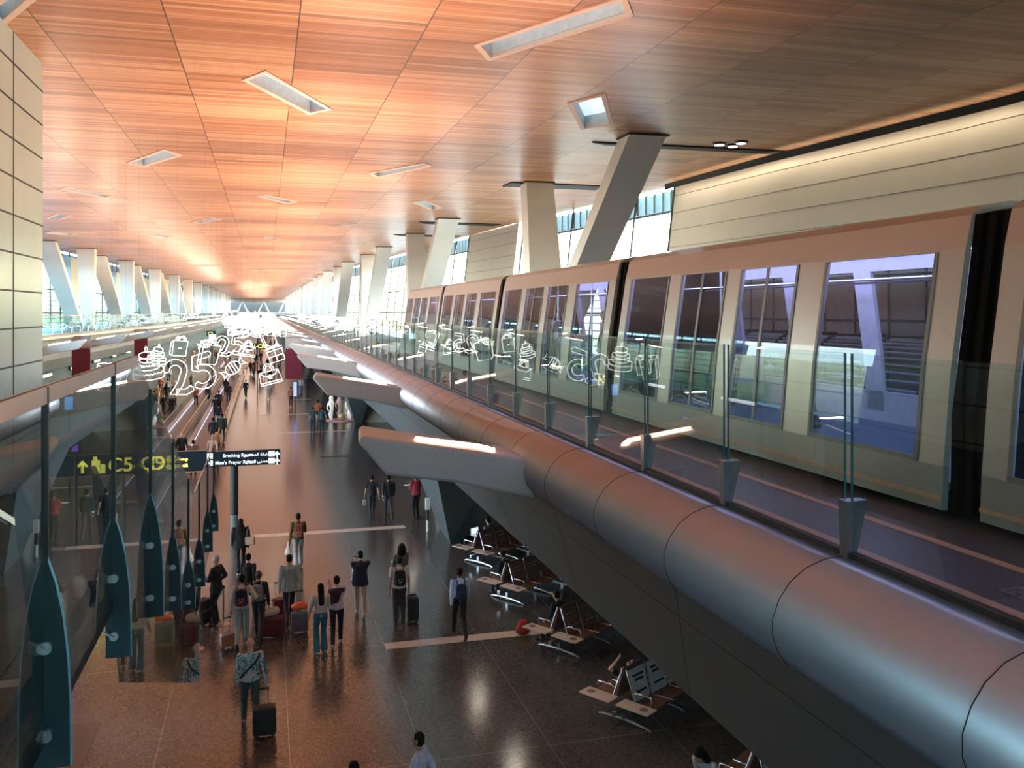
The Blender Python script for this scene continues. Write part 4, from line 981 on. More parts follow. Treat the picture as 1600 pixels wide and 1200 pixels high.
# ---------------------------------------------------------------- benches
steel = mat('polished_steel', (.70, .70, .70), .26, 1.0, var=.04); leather = mat('dark_brown_leather', (.17, .075, .048), .4, var=.2, scale=9)
tray = mat('beige_tray', (.60, .42, .32), .45, var=.06)
def bench(label, x, y, rz, n=4, steelback=False):
    rt = root('beam_seating', (x, y, 0), label, 'seating', 'back-to-back waiting seats under the platform', R(rz))
    W = .60
    MB().box((n*W/2+.1, 0, .30), (n*W+.9, .10, .09)).build('beam', steel, rt, world=False, bevel=.01)
    for q in (-1, 1): MB().box((-.24, q*.44, .47), (.06, .5, .04)).build('tray_arm', steel, rt, world=False)
    for k, lx in enumerate((.0, n*W*.5, n*W)):
        f = MB(); f.hexa([(lx-.03, -.04, .05), (lx+.03, -.04, .05), (lx+.03, .04, .05), (lx-.03, .04, .05), (lx-.03, -.04, .3), (lx+.03, -.04, .3), (lx+.03, .04, .3), (lx-.03, .04, .3)])
        f.tube([(lx, -.62, .02), (lx, -.5, .05), (lx, 0, .08), (lx, .5, .05), (lx, .62, .02)], [.02, .028, .035, .028, .02], 8); f.build('leg', steel, rt, world=False, smooth=False)
    for s in (-1, 1):
        for i in range(n):
            cx = W*(i+.5)
            st = MB(); st.hexa([(cx-.27, s*.22, .40), (cx+.27, s*.22, .40), (cx+.27, s*.70, .43), (cx-.27, s*.70, .43), (cx-.27, s*.20, .45), (cx+.27, s*.20, .45), (cx+.27, s*.70, .49), (cx-.27, s*.70, .49)] if s > 0 else
                              [(cx-.27, -.70, .43), (cx+.27, -.70, .43), (cx+.27, -.22, .40), (cx-.27, -.22, .40), (cx-.27, -.70, .49), (cx+.27, -.70, .49), (cx+.27, -.20, .45), (cx-.27, -.20, .45)])
            st.build('seat', leather, rt, world=False, bevel=.02)
            a = (s*.24, .46); c = (s*.06, 1.02); t = s*.035
            bk = MB()
            y_ = sorted([0, 1])
            pts = [(cx-.26, a[0], a[1]), (cx+.26, a[0], a[1]), (cx+.26, a[0]-t, a[1]), (cx-.26, a[0]-t, a[1]), (cx-.26, c[0], c[1]), (cx+.26, c[0], c[1]), (cx+.26, c[0]-t, c[1]), (cx-.26, c[0]-t, c[1])]
            if s > 0: pts = [pts[i_] for i_ in (3, 2, 1, 0, 7, 6, 5, 4)]
            bk.hexa([tuple(p) for p in pts])
            b_ = bk.build('backrest', mat('silver_back_panel', (.72, .72, .70), .32, .45) if (steelback and s < 0) else leather, rt, world=False, bevel=.012)
            sl = MB()
            for zz, hw in ((.90, .17), (.82, .13)):
                f_ = (zz-.46)/.56; yy = a[0]+(c[0]-a[0])*f_+s*.012; sl.box((cx, yy, zz), (hw*2, .02, .035))
            if s < 0:
                f_ = .30; yy = a[0]+(c[0]-a[0])*f_+s*.02
                sl.box((cx, yy, .62), (.30, .03, .03)); 
            sl.build('back_slot', steel if (s < 0 and not steelback) else seamm, rt, world=False)
        for i in range(n+1):
            cx = W*i
            fr = MB().tube([(cx, s*.72, .47), (cx, s*.45, .46), (cx, s*.26, .45), (cx, s*.05, 1.05)], .018, 6); fr.build('seat_frame', steel, rt, world=False, smooth=True)
            if i in (0, n): MB().tube([(cx, s*.22, .62), (cx, s*.30, .66), (cx, s*.62, .66), (cx, s*.66, .47)], .02, 6).build('armrest', steel, rt, world=False, smooth=True)
        t_ = MB().box((-.24, s*.44, .51), (.34, .72, .03)).build('tray', tray, rt, world=False, bevel=.012)
        lg = MB().lathe((-.24, s*.44-.18 if s < 0 else s*.44+.18, .527), [(.085, 0), (.085, .003)], 16)
        for q in range(3): lg.box((-.24, (s*.44-.18 if s < 0 else s*.44+.18)-.04+q*.04, .531), (.12, .012, .004))
        lg.build('round_print', mat('brown_print', (.20, .11, .08), .6), t_, world=False)
    MB().box((n*W/2, 0, 1.03), (n*W, .10, .03)).build('top_cap', black, rt, world=False)
    return rt
BN = [(6.62, 16.15, True, 'nearest full row of waiting seats with bright steel backs'), (6.55, 19.95, False, 'second row of waiting seats, red bag at its end'), (6.35, 23.9, False, 'third row of waiting seats, two trays at its end'),
      (6.40, 27.6, False, 'farthest row of waiting seats next to the cream foot'), (7.35, 12.55, True, 'row of waiting seats cut by the bottom edge of the photo')]
for x, y, st, lb in BN: bench(lb, x+.12*.85, y+.12*.53, 32, 4, st)
def on_bench(i, lx, ly, extra=0):
    x, y, _, _ = BN[i]; x += .12*.85; y += .12*.53; a = R(32)
    return x+lx*math.cos(a)-ly*math.sin(a), y+lx*math.sin(a)+ly*math.cos(a), 32+extra
x, y, a = on_bench(0, .55, .42, -90); person('person asleep lying along the nearest seats, bare shoulder showing', x+.3, y+.1, a+10, 1.7, 'lie', skin='light', top=(.012, .012, .014), sleeve='short', lod=0, lean=-62, la='up', ra='hug', z=-.03)
x, y, a = on_bench(1, .45, .34, 0); person('person in black seated on the second row with a raised bare hand', x, y, a, 1.68, 'sit', skin='light', top=(.012, .012, .014), lod=0, ra='up', la='push', lean=10, z=-.02)
x, y, a = on_bench(2, .35, .34, 0); person('person in black seated at the tray end of the third row', x, y, a, 1.66, 'sit', skin='tan', top=(.012, .012, .014), lod=1, lean=14, la='lap', ra='lap', z=-.02)
x, y, a = on_bench(3, .9, .34, 0); person('person with a laptop seated on the farthest row', x, y, a, 1.70, 'sit', skin='light', top=(.12, .11, .11), lod=1, lean=8, la='lap', ra='lap', z=-.02)
x, y, a = on_bench(3, 1.75, -.34, 180); person('person in shorts with bare legs seated facing the third row', x, y, a, 1.70, 'sit', skin='light', top=(.03, .03, .04), legs=(.25, .16, .12), lod=1, lean=12, la='lap', ra='lap', z=-.02)
x, y, a = on_bench(4, -.15, .42, 90); person('woman in a white T-shirt and black cap bent over a bag at the bottom edge', x-.15, y+.12, 118, 1.70, 'sit', skin='tan', top=(.50, .50, .48), sleeve='short', hs='curly', lod=0, lean=38, la='lap', ra='lap', z=-.02)
bx = root('rucksack', (x-.75, y-.25, .45), 'black rucksack held open by the woman in the white T-shirt', 'bag', rz=.4)
solid('bag_body', [((-.12, 0, .0), (.12, 0, .0), (.14, .15, .16), (.14, .15, .16)), ((0, 0, .05), (0, 0, .25), (.2, .15, .12), (.16, .12, .08))], cloth((.01, .012, .014), 'pack'), bx, .016)
MB().tube([(-.1, 0, .3), (-.06, 0, .42), (.06, 0, .42), (.1, 0, .3)], .014, 6).build('strap', black, bx, world=False)
x, y, a = on_bench(3, .72, .75)
lp = root('laptop', (x, y, .66), 'open laptop with a bright white screen on the far seats', 'laptop', rz=R(a))
MB().box((0, 0, 0), (.34, .24, .02)).build('keyboard_base', alum, lp, world=False)
sc_ = MB().box((0, .14, .12), (.34, .015, .24)).build('lid', alum, lp, world=False)
MB().box((0, .130, .12), (.31, .006, .20)).build('screen', mat('laptop_screen', (.7, .8, .9), .4, emit=(.7, .85, 1), es=1.2), sc_, world=False)
q = P(817, 992, 0); rb_ = root('bag', (q.x, q.y, 0), 'red rucksack on the floor at the end of the second seat row', 'bag')
solid('bag_body', [((0, 0, .14), (0, 0, .30), (.20, .15, .14), (.13, .11, .10))], cloth((.42, .035, .03)), rb_, .016)
MB().tube([(-.06, 0, .38), (-.04, 0, .48), (.05, 0, .48), (.07, 0, .38)], .012, 6).build('bag_handle', black, rb_, world=False)
finalize()
# distant crowd, copies of the finished figures
random.seed(21)
k = 0
LANES = [(-8.6, -6.9), (-2.1, 2.4), (-2.0, 3.6), (-12.5, -7.2)]
for i in range(92):
    src = PROTO[i % 8]
    y = 74+ (i**1.22)*1.05 if i > 0 else 74
    y = min(y, 330)+random.uniform(-1, 1)
    lo, hi = random.choice(LANES)
    if y < 90 and lo == -12.5: lo, hi = -8.6, -6.9
    dup(src, (random.uniform(lo, hi), y, 0), R(random.choice((0, 180, 12, 170, 90))+random.uniform(-15, 15)))
for i, y in enumerate((70, 79, 88, 97, 106, 114, 124, 136, 150)):
    dup(PROTO[(i*3) % 8], (random.choice((-5.6, -3.6)), y, .06), 0, 'distant passenger %s riding the far stretch of the moving walkway' % NAMES[(i*3) % 8], 'passengers on the far walkway')
# ---------------------------------------------------------------- queue rope posts
def stanchion(px, py, label):
    q = P(px, py, 0); rt = root('queue_post', (q.x, q.y, 0), label, 'queue post')
    MB().lathe(q, [(.17, 0), (.17, .012), (.06, .05), (.03, .06)], 20).build('base', mat('pink_steel', (.62, .42, .36), .35, .6), rt, smooth=False)
    MB().cyl((q.x, q.y, .05), (q.x, q.y, .92), .022, n=12).build('pole', alum, rt)
    MB().cyl((q.x, q.y, .92), (q.x, q.y, 1.0), .035, n=12).build('belt_head', black, rt)
    return q
a = stanchion(308, 1014, 'nearer chrome queue post with round pink-toned base'); c = stanchion(349, 976, 'farther chrome queue post beside the grey-haired man')
bt = MB(); n = 10; vs = []
for i in range(n+1):
    t = i/n; p = a.lerp(c, t); z = .96-.30*math.sin(math.pi*t)*(1-t*.2)
    vs += [(p.x, p.y, z-.03), (p.x, p.y, z+.03), (p.x+.004, p.y+.01, z+.03), (p.x+.004, p.y+.01, z-.03)]
bt.add(vs, [(i*4+j, i*4+(j+1) % 4, (i+1)*4+(j+1) % 4, (i+1)*4+j) for i in range(n) for j in range(4)])
tag(bt.build('queue_belt', mat('dark_belt', (.04, .045, .05), .7)), 'dark sagging belt between the two queue posts', 'belt')
# ---------------------------------------------------------------- moving walkways
belt = mat('walkway_belt', (.075, .07, .10), .35, .3, var=.1, scale=3); hr = mat('black_handrail', (.02, .02, .02), .3)
led = mat('cool_led_line', (.8, .85, 1), .5, emit=(.62, .66, 1.0), es=2.6); ledw = mat('gold_led_line', (1, .9, .6), .4, emit=(1, .72, .34), es=.9)
brass = mat('brass_trim', (.62, .45, .26), .25, .8)
def walkway(x0, x1, y0, y1, label):
    rt = root('moving_walkway', ((x0+x1)/2, y0, 0), label, 'moving walkway', 'moving walkways down the concourse')
    MB().box(((x0+x1)/2, (y0+y1)/2, .03), (x1-x0-.6, y1-y0, .05)).build('belt', belt, rt)
    for x, s in ((x0+.16, 1), (x1-.16, -1)):
        MB().box((x, (y0+y1)/2, .09), (.30, y1-y0, .17)).build('skirt', brass if s < 0 else alum, rt)
        MB().box((x, (y0+y1)/2, .55), (.014, y1-y0-.6, .76)).build('balustrade_glass', gl, rt)
        MB().tube([(x, y0+.3, .2), (x, y0+.02, .45), (x, y0+.02, .78), (x, y0+.3, .97), (x, y1-.3, .97), (x, y1-.02, .78), (x, y1-.02, .45), (x, y1-.3, .2)], .045, 8).build('handrail', brass if s < 0 else hr, rt, smooth=True)
        MB().box((x+s*.155, (y0+y1)/2, .15), (.012, y1-y0, .035)).build('light_line', led if s > 0 else ledw, rt)
    MB().box(((x0+x1)/2, y0+.35, .058), (x1-x0-.6, .5, .012)).build('comb_plate', alum, rt)
walkway(-6.40, -4.55, 40, 118, 'left one of the two near moving walkways, violet-grey belt'); walkway(-4.50, -2.50, 36, 118, 'right one of the two near moving walkways with brass handrail')
walkway(-6.40, -4.55, 132, 210, 'left moving walkway of the distant pair'); walkway(-4.50, -2.50, 132, 210, 'right moving walkway of the distant pair')
# ---------------------------------------------------------------- signs
sy = PY(438, 34.0, 2.5); SY = 32.6
yel = mat('yellow_sign_light', (1, .9, .2), .5, emit=(1, .82, .12), es=1.7); wsg = mat('white_sign_light', (1, 1, 1), .5, emit=(.9, .95, 1), es=.8); signb = mat('navy_black_sign', (.008, .014, .022), .3)
def text(s, x, y, z, size, m, par, align='LEFT', ry=0):
    cu = bpy.data.curves.new('lettering', 'FONT'); cu.body = s; cu.size = size; cu.align_x = align; cu.extrude = .004; cu.offset = size*.012
    o = bpy.data.objects.new('lettering', cu); COL.objects.link(o)
    bpy.context.view_layer.update(); dg = bpy.context.evaluated_depsgraph_get(); me = bpy.data.meshes.new_from_object(o.evaluated_get(dg))
    bpy.data.objects.remove(o); me.materials.clear(); me.materials.append(m)
    o = bpy.data.objects.new('lettering', me); COL.objects.link(o); o.parent = par
    o.location = Vector((x, y, z))-Vector(par.location); o.rotation_euler = (R(90), 0, 0)
    return o
def arrow(mb, x, y, z, s):
    mb.box((x, y, z-.12*s), (.13*s, .008, .5*s)); mb.prism([(x-.27*s, z+.0*s), (x-.18*s, z-.09*s), (x, z+.1*s), (x+.18*s, z-.09*s), (x+.27*s, z), (x, z+.28*s)], y-.004, y+.004)
# long sign
def sz(px, py): p = PY(px, SY, 2); return ZAT(px, py, SY)
xr0 = PY(323, SY, 2).x; xl = PY(60, SY, 2).x
gs2 = root('gate_sign', ((xl+xr0)/2, SY, 0), 'long black overhead sign with yellow arrow, icons and gate letters', 'sign')
zt, zb = sz(200, 709), sz(200, 741)
MB().box(((xl+xr0)/2, SY+.12, (zt+zb)/2), (xr0-xl, .24, zt-zb)).build('sign_box', signb, gs2, bevel=.01)
MB().box(((xl+xr0)/2, SY+.12, zb-.02), (xr0-xl, .26, .03)).build('bottom_trim', tan, gs2)
h = zt-zb; cz = (zt+zb)/2; yf = SY-.006
ar = MB(); arrow(ar, PY(129, SY, 2).x, yf, cz, h*.95); ar.build('arrow', yel, gs2)
ic = MB(); ix = PY(150, SY, 2).x
ic.box((ix, yf, cz-.06), (.26, .01, .46)); ic.box((ix-.02, yf, cz+.23), (.12, .01, .12)); ic.box((ix+.22, yf, cz-.12), (.14, .01, .30)); ic.build('icon', yel, gs2)
text('C5-C9', PY(166, SY, 2).x+.05, yf, cz-.235, .66, yel, gs2); text(',DE', PY(228, SY, 2).x, yf, cz-.235, .66, yel, gs2)
ax = PY(274, SY, 2).x
am = MB()
for k in range(6): am.box((ax-.25+k*.12, yf, cz+.10-.02*(k % 3)), (.07, .01, .05+.05*(k % 2))); am.box((ax-.25+k*.12, yf, cz-.14+.02*(k % 2)), (.09, .01, .04+.03*(k % 3)))
am.box((ax+.05, yf, cz+.07), (.72, .01, .028)); am.box((ax+.05, yf, cz-.17), (.72, .01, .028)); am.build('arabic_lettering', yel, gs2)
for px in (75, 192): 
    x = PY(px, SY, 2).x; MB().cyl((x, SY+.12, 0), (x, SY+.12, zb), .07, n=12).build('pole', mat('grey_pole', (.12, .16, .17), .4), gs2)
# short sign
xs0, xs1 = PY(323, SY, 2).x, PY(438, SY, 2).x; z1, z0 = sz(380, 703.5), sz(380, 727)
sg = root('direction_sign', ((xs0+xs1)/2, SY, 0), 'small navy direction sign with two lines in English and Arabic, on a post', 'sign')
MB().box(((xs0+xs1)/2, SY, (z0+z1)/2), (xs1-xs0, .16, z1-z0)).build('sign_box', signb, sg, bevel=.01)
yf = SY-.088; L = xs1-xs0; hh = z1-z0
zz1, zz2 = z0+hh*.72, z0+hh*.26
text('Smoking Room -', xs0+L*.215, yf, zz1-.06, .165, wsg, sg); text("Men's Prayer Room -", xs0+L*.115, yf, zz2-.06, .165, wsg, sg)
AR1 = '\ufee6\ufef4\ufee8\ufea7\ufeaa\ufee4\ufedf\ufe8d \ufe94\ufed3\ufeae\ufecf'; AR2 = '\ufedd\ufe8e\ufe9f\ufeae\ufedf\ufe8d \ufef0\ufee0\ufebc\ufee3'
t1 = text(AR1, xs0+L*.83, yf, zz1-.05, .145, wsg, sg, 'RIGHT'); t2 = text(AR2, xs0+L*.83, yf, zz2-.05, .145, wsg, sg, 'RIGHT')
ic = MB()
for zz in (zz1, zz2):
    ic.box((xs0+L*.88, yf, zz), (.21, .01, .19)); ic.box((xs0+L*.05, yf, zz), (.21, .01, .18)); arrow(ic, xs0+L*.955, yf, zz-.02, .36)
ic.build('icon', wsg, sg)
x = PY(366, SY, 2).x
MB().cyl((x, SY, 0), (x, SY, .95), .13, n=16).build('post_base', mat('grey_pole', (.12, .16, .17)), sg); MB().cyl((x, SY, .95), (x, SY, z0), .135, n=16).build('post_head', black, sg)
# ---------------------------------------------------------------- neon decorations
def off_outline(pts, hw, closed_end=True):
    pts = [Vector(p) for p in pts]; l = []; r = []
    for i, p in enumerate(pts):
        a = pts[max(0, i-1)]; c = pts[min(len(pts)-1, i+1)]; t = (c-a).normalized(); n_ = Vector((-t.y, t.x))
        l.append(p+n_*hw); r.append(p-n_*hw)
    e1 = (pts[-1]-pts[-2]).normalized()*hw*.5; e0 = (pts[0]-pts[1]).normalized()*hw*.5
    return l+[pts[-1]+e1]+r[::-1]+[pts[0]+e0]
def arcp(cx, cy, rx, ry, a0, a1, n=14): return [(cx+rx*math.cos(R(a0+(a1-a0)*i/n)), cy+ry*math.sin(R(a0+(a1-a0)*i/n))) for i in range(n+1)]
def ell(cx, cy, rx, ry): return (arcp(cx, cy, rx, ry, 0, 360, 20)[:-1], True)
def shape(kind):
    """closed or open outlines in a unit square, [(points, closed)]"""
    if kind == '25':
        two = arcp(-.25, .14, .16, .16, 170, -20, 10)+[(-.22, -.12), (-.40, -.30)]+[(-.30, -.26), (-.16, -.30), (-.04, -.26)]
        five = [(.42, .30), (.14, .28), (.10, .06)]+arcp(.20, -.10, .19, .18, 110, -140, 12)
        return [(off_outline(two, .055), True), (off_outline(five, .055), True)]
    if kind == 'cake':
        out = []
        for (y, w, h) in ((-.38, .42, .24), (-.10, .31, .20), (.13, .21, .16)):
            out.append(([(-w, y+h)]+arcp(0, y, w, .09, 180, 360, 12)+[(w, y+h)]+arcp(0, y+h, w, .07, 0, 180, 12), True))
            out.append(([(-w+2*w*i/16, y+h*.55-.07*math.sin(math.pi*i/16)+(.02 if i % 2 else -.02)) for i in range(17)], False))
        out.append(([(-.03, .34), (-.03, .47), (.0, .52), (.03, .47), (.03, .34)], False))
        return out
    if kind == 'bag':
        return [([(-.30, -.42), (.26, -.42), (.32, .22), (-.26, .24)], True), ([(-.26, .24), (-.36, .14), (-.40, -.34), (-.30, -.42)], False), (arcp(.02, .22, .15, .20, 0, 180, 10), False), (arcp(.10, .24, .15, .20, 0, 180, 10), False),
                ([(-.06, -.08), (.08, -.08)], False), ([(-.2, .30), (-.1, .44), (0, .34), (.14, .46), (.22, .32)], False)]
    if kind == 'candy':
        return [ell(0, 0, .27, .2), ([(-.1, -.18), (-.06, .19)], False), ([(.0, -.2), (.04, .2)], False), ([(.1, -.18), (.14, .17)], False), ([(-.26, .03), (-.44, .16), (-.38, .0), (-.46, -.14), (-.26, -.05)], True), ([(.26, .03), (.44, .16), (.38, .0), (.46, -.14), (.26, -.05)], True)]
    if kind == 'handbag':
        return [([(-.40, -.36), (.40, -.36), (.34, .12), (-.34, .12)], True), (arcp(0, .12, .2, .28, 0, 180, 12), False), (arcp(0, .12, .13, .2, 0, 180, 12), False), ([(-.34, .12), (-.2, -.04), (-.06, -.06), (0, -.12), (.06, -.06), (.2, -.04), (.34, .12)], False), ell(0, -.1, .06, .07), ([(-.38, -.28), (.38, -.28)], False)]
    if kind == 'gift':
        return [([(-.32, -.45), (.32, -.45), (.32, .05), (-.32, .05)], True), ([(-.36, .05), (.36, .05), (.36, .16), (-.36, .16)], True), ([(0, -.45), (0, .16)], False), ([(-.32, -.2), (.32, -.2)], False), ([(0, .16), (-.2, .36), (-.26, .22), (0, .16), (.2, .36), (.26, .22), (0, .16)], False)]
    if kind == 'tallbag':
        return [([(-.26, -.46), (.30, -.40), (.36, .34), (-.30, .30)], True), ([(-.30, .30), (-.42, .40), (-.20, .46), (.36, .34)], False), (arcp(0, .32, .14, .16, 0, 180, 10), False), ([(-.26, -.46), (-.38, -.34), (-.42, .40)], False)]
DN = {'25': 'number 25', 'cake': 'tiered cake', 'bag': 'gift bag', 'candy': 'wrapped sweet', 'handbag': 'handbag', 'gift': 'ribboned gift box', 'tallbag': 'tall shopping bag'}
def decor(kind, px, py, spx, tilt, y, label, lod=0, r=.011, wires=True):
    W = y/(1-TT*(px-800)/F); w = W/CT; x = W*(px-VX)/F; z = CAMZ-(py-HZ)*w/F; s = spx*w/F
    rt = root('light_figure', (x, y, z), label, 'light figure', 'outlined neon figures hung over the concourse')
    mb = MB(); ca, sa = math.cos(R(tilt)), math.sin(R(tilt))
    for pts, cl in shape(kind):
        mb.tube([((p[0]*ca-p[1]*sa)*s, 0, (p[0]*sa+p[1]*ca)*s) for p in pts], max(r, w*.00036), 5 if lod else 6, closed=cl)
    mb.build('neon_outline', neon if not lod else mat('white_neon_far', (1, 1, .96), .5, emit=(1, .96, .86), es=1.5), rt, world=False, smooth=True)
    if wires:
        for q in (-.25, .25): MB().cyl((q*s, 0, .2*s), (q*s, 0, CZ-z), .0012, n=3).build('hanging_wire', black, rt, world=False)
D1 = 31.5
for k_, px, py, s, t, y, lb in (
    ('tallbag', 171, 590, 48, -8, D1, 'glowing shopping bag outline left of the first glass post'), ('bag', 186, 584, 42, -6, D1, 'glowing gift bag outline just behind the first glass post'),
    ('cake', 231, 569, 54, 6, D1, 'big glowing tiered cake outline, front left'), ('25', 298, 585, 82, 14, D1, 'largest glowing number 25 outline in the front row'),
    ('candy', 364, 575, 46, 38, D1, 'glowing wrapped sweet outline beside the front number 25'), ('handbag', 421, 585, 42, 14, D1, 'glowing handbag outline, right end of the front row'),
    ('cake', 246, 554, 32, -10, 50, 'smaller glowing cake outline behind the big cake'), ('bag', 281, 541, 36, -4, 50, 'glowing gift bag outline, second row left'), ('tallbag', 328, 552, 40, -12, 50, 'glowing shopping bag outline over the front number 25'),
    ('candy', 322, 537, 30, 20, 50, 'glowing wrapped sweet outline, second row'), ('25', 360, 540, 46, 6, 50, 'smaller glowing number 25 outline, second row'), ('handbag', 387, 545, 32, -8, 50, 'glowing handbag outline, second row'),
    ('gift', 429, 549, 36, 18, 50, 'glowing ribboned gift outline, lower one of the right pair'), ('tallbag', 421, 530, 28, 20, 50, 'glowing bag outline above the ribboned gift, right')):
    decor(k_, px, py, s, t, y, lb)
random.seed(9); KS = list(DN)
for row, (y, py0, n) in enumerate(((78, 520, 9), (98, 514, 9), (120, 509, 9), (145, 505, 10), (172, 502, 9), (205, 499, 8), (240, 497, 7))):
    for i in range(n):
        px = (355 if row > 1 else 362)+ (78-row*2)*i/(n-1)+random.uniform(-3, 3); kk = random.choice(KS)
        decor(kk, px, py0+random.uniform(-5, 5)-(4 if i % 2 else 0), random.uniform(14, 21)*(1-.06*row), random.uniform(-20, 20), y, 'distant glowing %s outline in the far cluster' % DN[kk], lod=1, wires=True)
# ---------------------------------------------------------------- sculpture group, screens
q = P(533, 657, 0); sc2 = root('sculpture', (q.x, q.y, 0), 'glossy white standing sculpture group on a pink base under the second bracket', 'sculpture')
MB().lathe((q.x, q.y, 0), [(1.1, 0), (1.1, .06), (1.0, .09)], 24).xf(Matrix.Identity(4)).build('base', mat('pink_base', (.6, .32, .3), .3), sc2)
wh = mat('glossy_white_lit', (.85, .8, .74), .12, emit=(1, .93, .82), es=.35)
for dx, dy, hh_, lb in ((-.72, 0, 1.85, 0), (-.1, .2, 2.0, 1), (.62, 0, 1.95, 2)):
    x, y = q.x+dx, q.y+dy
    m_ = MB(); m_.tube([(x, y, .08), (x-.04, y, .5), (x+.05, y, .9), (x, y, 1.3), (x, y, hh_-.35)], [.10, .17, .12, .24, .16], 10); m_.ball((x, y, hh_-.2), (.17, .17, .2)); m_.tube([(x-.22, y, hh_-.55), (x-.3, y-.1, hh_-.9), (x-.2, y-.2, hh_-1.1)], [.06, .05, .04], 8)
    m_.build('white_figure', wh if lb != 1 else mat('rose_figure', (.6, .42, .36), .25), sc2, smooth=True)
MB().ball((q.x, q.y-.5, .35), (.3, .2, .28)).build('gold_form', mat('gold_form', (.7, .5, .25), .3, .5), sc2, smooth=True)
def screen(px, py, y, wpx, hpx, col, label, es=2.0):
    p = PY(px, y, 0); w = (p.x*math.sin(TH)+p.y*math.cos(TH)); z = CAMZ-(py-HZ)*w/F; W_, H_ = wpx*w/F, hpx*w/F
    rt = root('display_screen', (p.x, y, 0), label, 'screen')
    MB().box((p.x, y, z), (W_+.1, .12, H_+.1)).build('housing', black, rt)
    MB().box((p.x, y-.065, z), (W_, .01, H_)).build('screen', mat('screen_'+label[:10].replace(' ', '_'), col, .3, emit=col, es=es, var=.6, scale=2), rt)
    MB().cyl((p.x, y+.05, 0), (p.x, y+.05, z-H_/2), .05, n=8).build('stand', black, rt)
screen(108, 630, 44, 12, 20, (.12, .35, .9), 'blue upright display screen seen through the left glass')
screen(461, 608, 74, 5, 22, (.2, .3, .95), 'narrow blue lit display below the right flag')
screen(118, 694, 30, 9, 22, (.35, .12, .7), 'slim violet lit totem behind the left glass', 1.2)  # a reflection built as a solid glowing panel
screen(332, 527, 88, 11, 9, (.4, .7, 1), 'pale blue video screen hung far down the left side', 2)
for px, py, y, w_ in ((402, 541, 88, 22), (330, 521, 104, 10), (107, 610, 48, 12)):
    p = PY(px, y, 0); w = (p.x*math.sin(TH)+p.y*math.cos(TH)); z = CAMZ-(py-HZ)*w/F
    g_ = root('hanging_sign', (p.x, y, z), {402: 'small yellow-lettered black sign far over the aisle', 330: 'tiny yellow-lettered sign far on the left', 107: 'black sign with yellow figure 4 seen through the left glass'}[px], 'sign')
    MB().box((p.x, y, z), (w_*w/F+.3, .12, .55)).build('sign_box', signb, g_)
    if px == 107: text('c4', p.x-.25, y-.07, z-.2, .55, yel, g_)
    else: text('C1-C30' if px == 402 else 'C3', p.x-w_*w/F/2, y-.07, z-.16, .45, yel, g_)
    MB().cyl((p.x, y+.1, 0), (p.x, y+.1, z-.27), .05, n=6).build('stand', black, g_)
# ---------------------------------------------------------------- left foreground: glass screen of the stair
GX = -.77
gw_ = glass('tinted_stair_glass', (.60, .66, .63), 1.85)
sc3 = root('glass_stair_screen', (GX, 1.5, 5), 'dark-tinted glass screen with black posts and curved fins beside the camera, left', 'glass screen')
JY = [2.1, 3.55, 5.05, 6.6, 8.15, 9.75, 11.3, 12.9, 14.4]
def ztop(y): return 7.73 if y < 5.9 else max(5.97, 7.73-.375*(y-5.9))
def zbot(y): return 6.50 if y < 5.1 else max(4.6 if y > 11.4 else 3.4, 6.05-.40*(y-5.1))
tealf = mat('dark_teal_fin_glass', (.012, .032, .037), .25, .0, var=.1, scale=2, spec=.7)
edge = mat('teal_edge', (.25, .45, .5), .2, .4)
for k in range(len(JY)-1):
    a, c = JY[k]+.012, JY[k+1]-.012
    n = 6; us = [a+(c-a)*i/n for i in range(n+1)]
    lo = [(u, zbot(u)) for u in us]; hi = [(u, ztop(u)) for u in us]; poly = lo+hi[::-1]; q = len(poly)
    m_ = MB().add([(GX-.006, u, z) for u, z in poly]+[(GX+.006, u, z) for u, z in poly], [list(range(q-1, -1, -1)), list(range(q, 2*q))]+[(i, (i+1) % q, (i+1) % q+q, i+q) for i in range(q)])
    m_.build('glass_pane', gw_, sc3)
TIP = {1: (7.15, 6.36), 2: (6.95, 6.20), 3: (6.80, 5.9), 4: (6.12, 5.45), 5: (5.40, 4.95), 6: (5.27, 4.72), 7: (5.25, 4.72), 8: (5.2, 4.65)}
for k in range(1, 9):
    y = JY[k]; tz, bz = TIP[k]; zt_ = ztop(y)
    MB().box((GX+.006, y, (zt_+tz-.05)/2), (.022+.006*min(k, 4)*0, .022, zt_-tz+.05)).build('post', black, sc3)
    sc_k = 1.0 if k < 4 else .8; th_ = tz+.25
    zz = lambda t: th_-(th_-bz)*t
    OUTR = [(0, -.085), (.12, -.035), (.25, .005), (.36, .04), (.48, .064), (.62, .080), (.8, .088), (1, .09)]; INN = [(1, -.03), (.8, -.03), (.6, -.034), (.42, -.055), (.2, -.085), (0, -.100)]
    prof = [(GX+v*sc_k, zz(t)) for t, v in OUTR]+[(GX+v*sc_k, zz(t)) for t, v in INN]; m = 6
    fo = MB().prism(prof[::-1], y-.010, y+.010).build('curved_fin', tealf, sc3)
    MB().tube([(x, y, z) for x, z in prof[:m+2]], .007, 5).build('fin_edge', edge, fo)
    for fz_ in (.15, .55):
        z = bz+(tz-bz)*fz_; MB().cyl((GX+.01, y-.022, z), (GX+.01, y+.022, z), .022, n=10).build('bolt', alum, fo); MB().tube([(GX+.01, y-.03, z), (GX-.02, y-.03, z+.02), (GX-.045, y-.02, z+.03)], .007, 5).build('clip', alum, fo)
rail = mat('copper_handrail', (.42, .27, .20), .3, .5)
MB().tube([(GX-.07, -.2, 7.44), (GX-.07, 3.2, 7.44), (GX-.07, 5.35, 7.44), (GX-.07, 5.55, 7.40), (GX-.07, 5.7, 7.30)], .024, 10).build('handrail', rail, sc3, smooth=True)
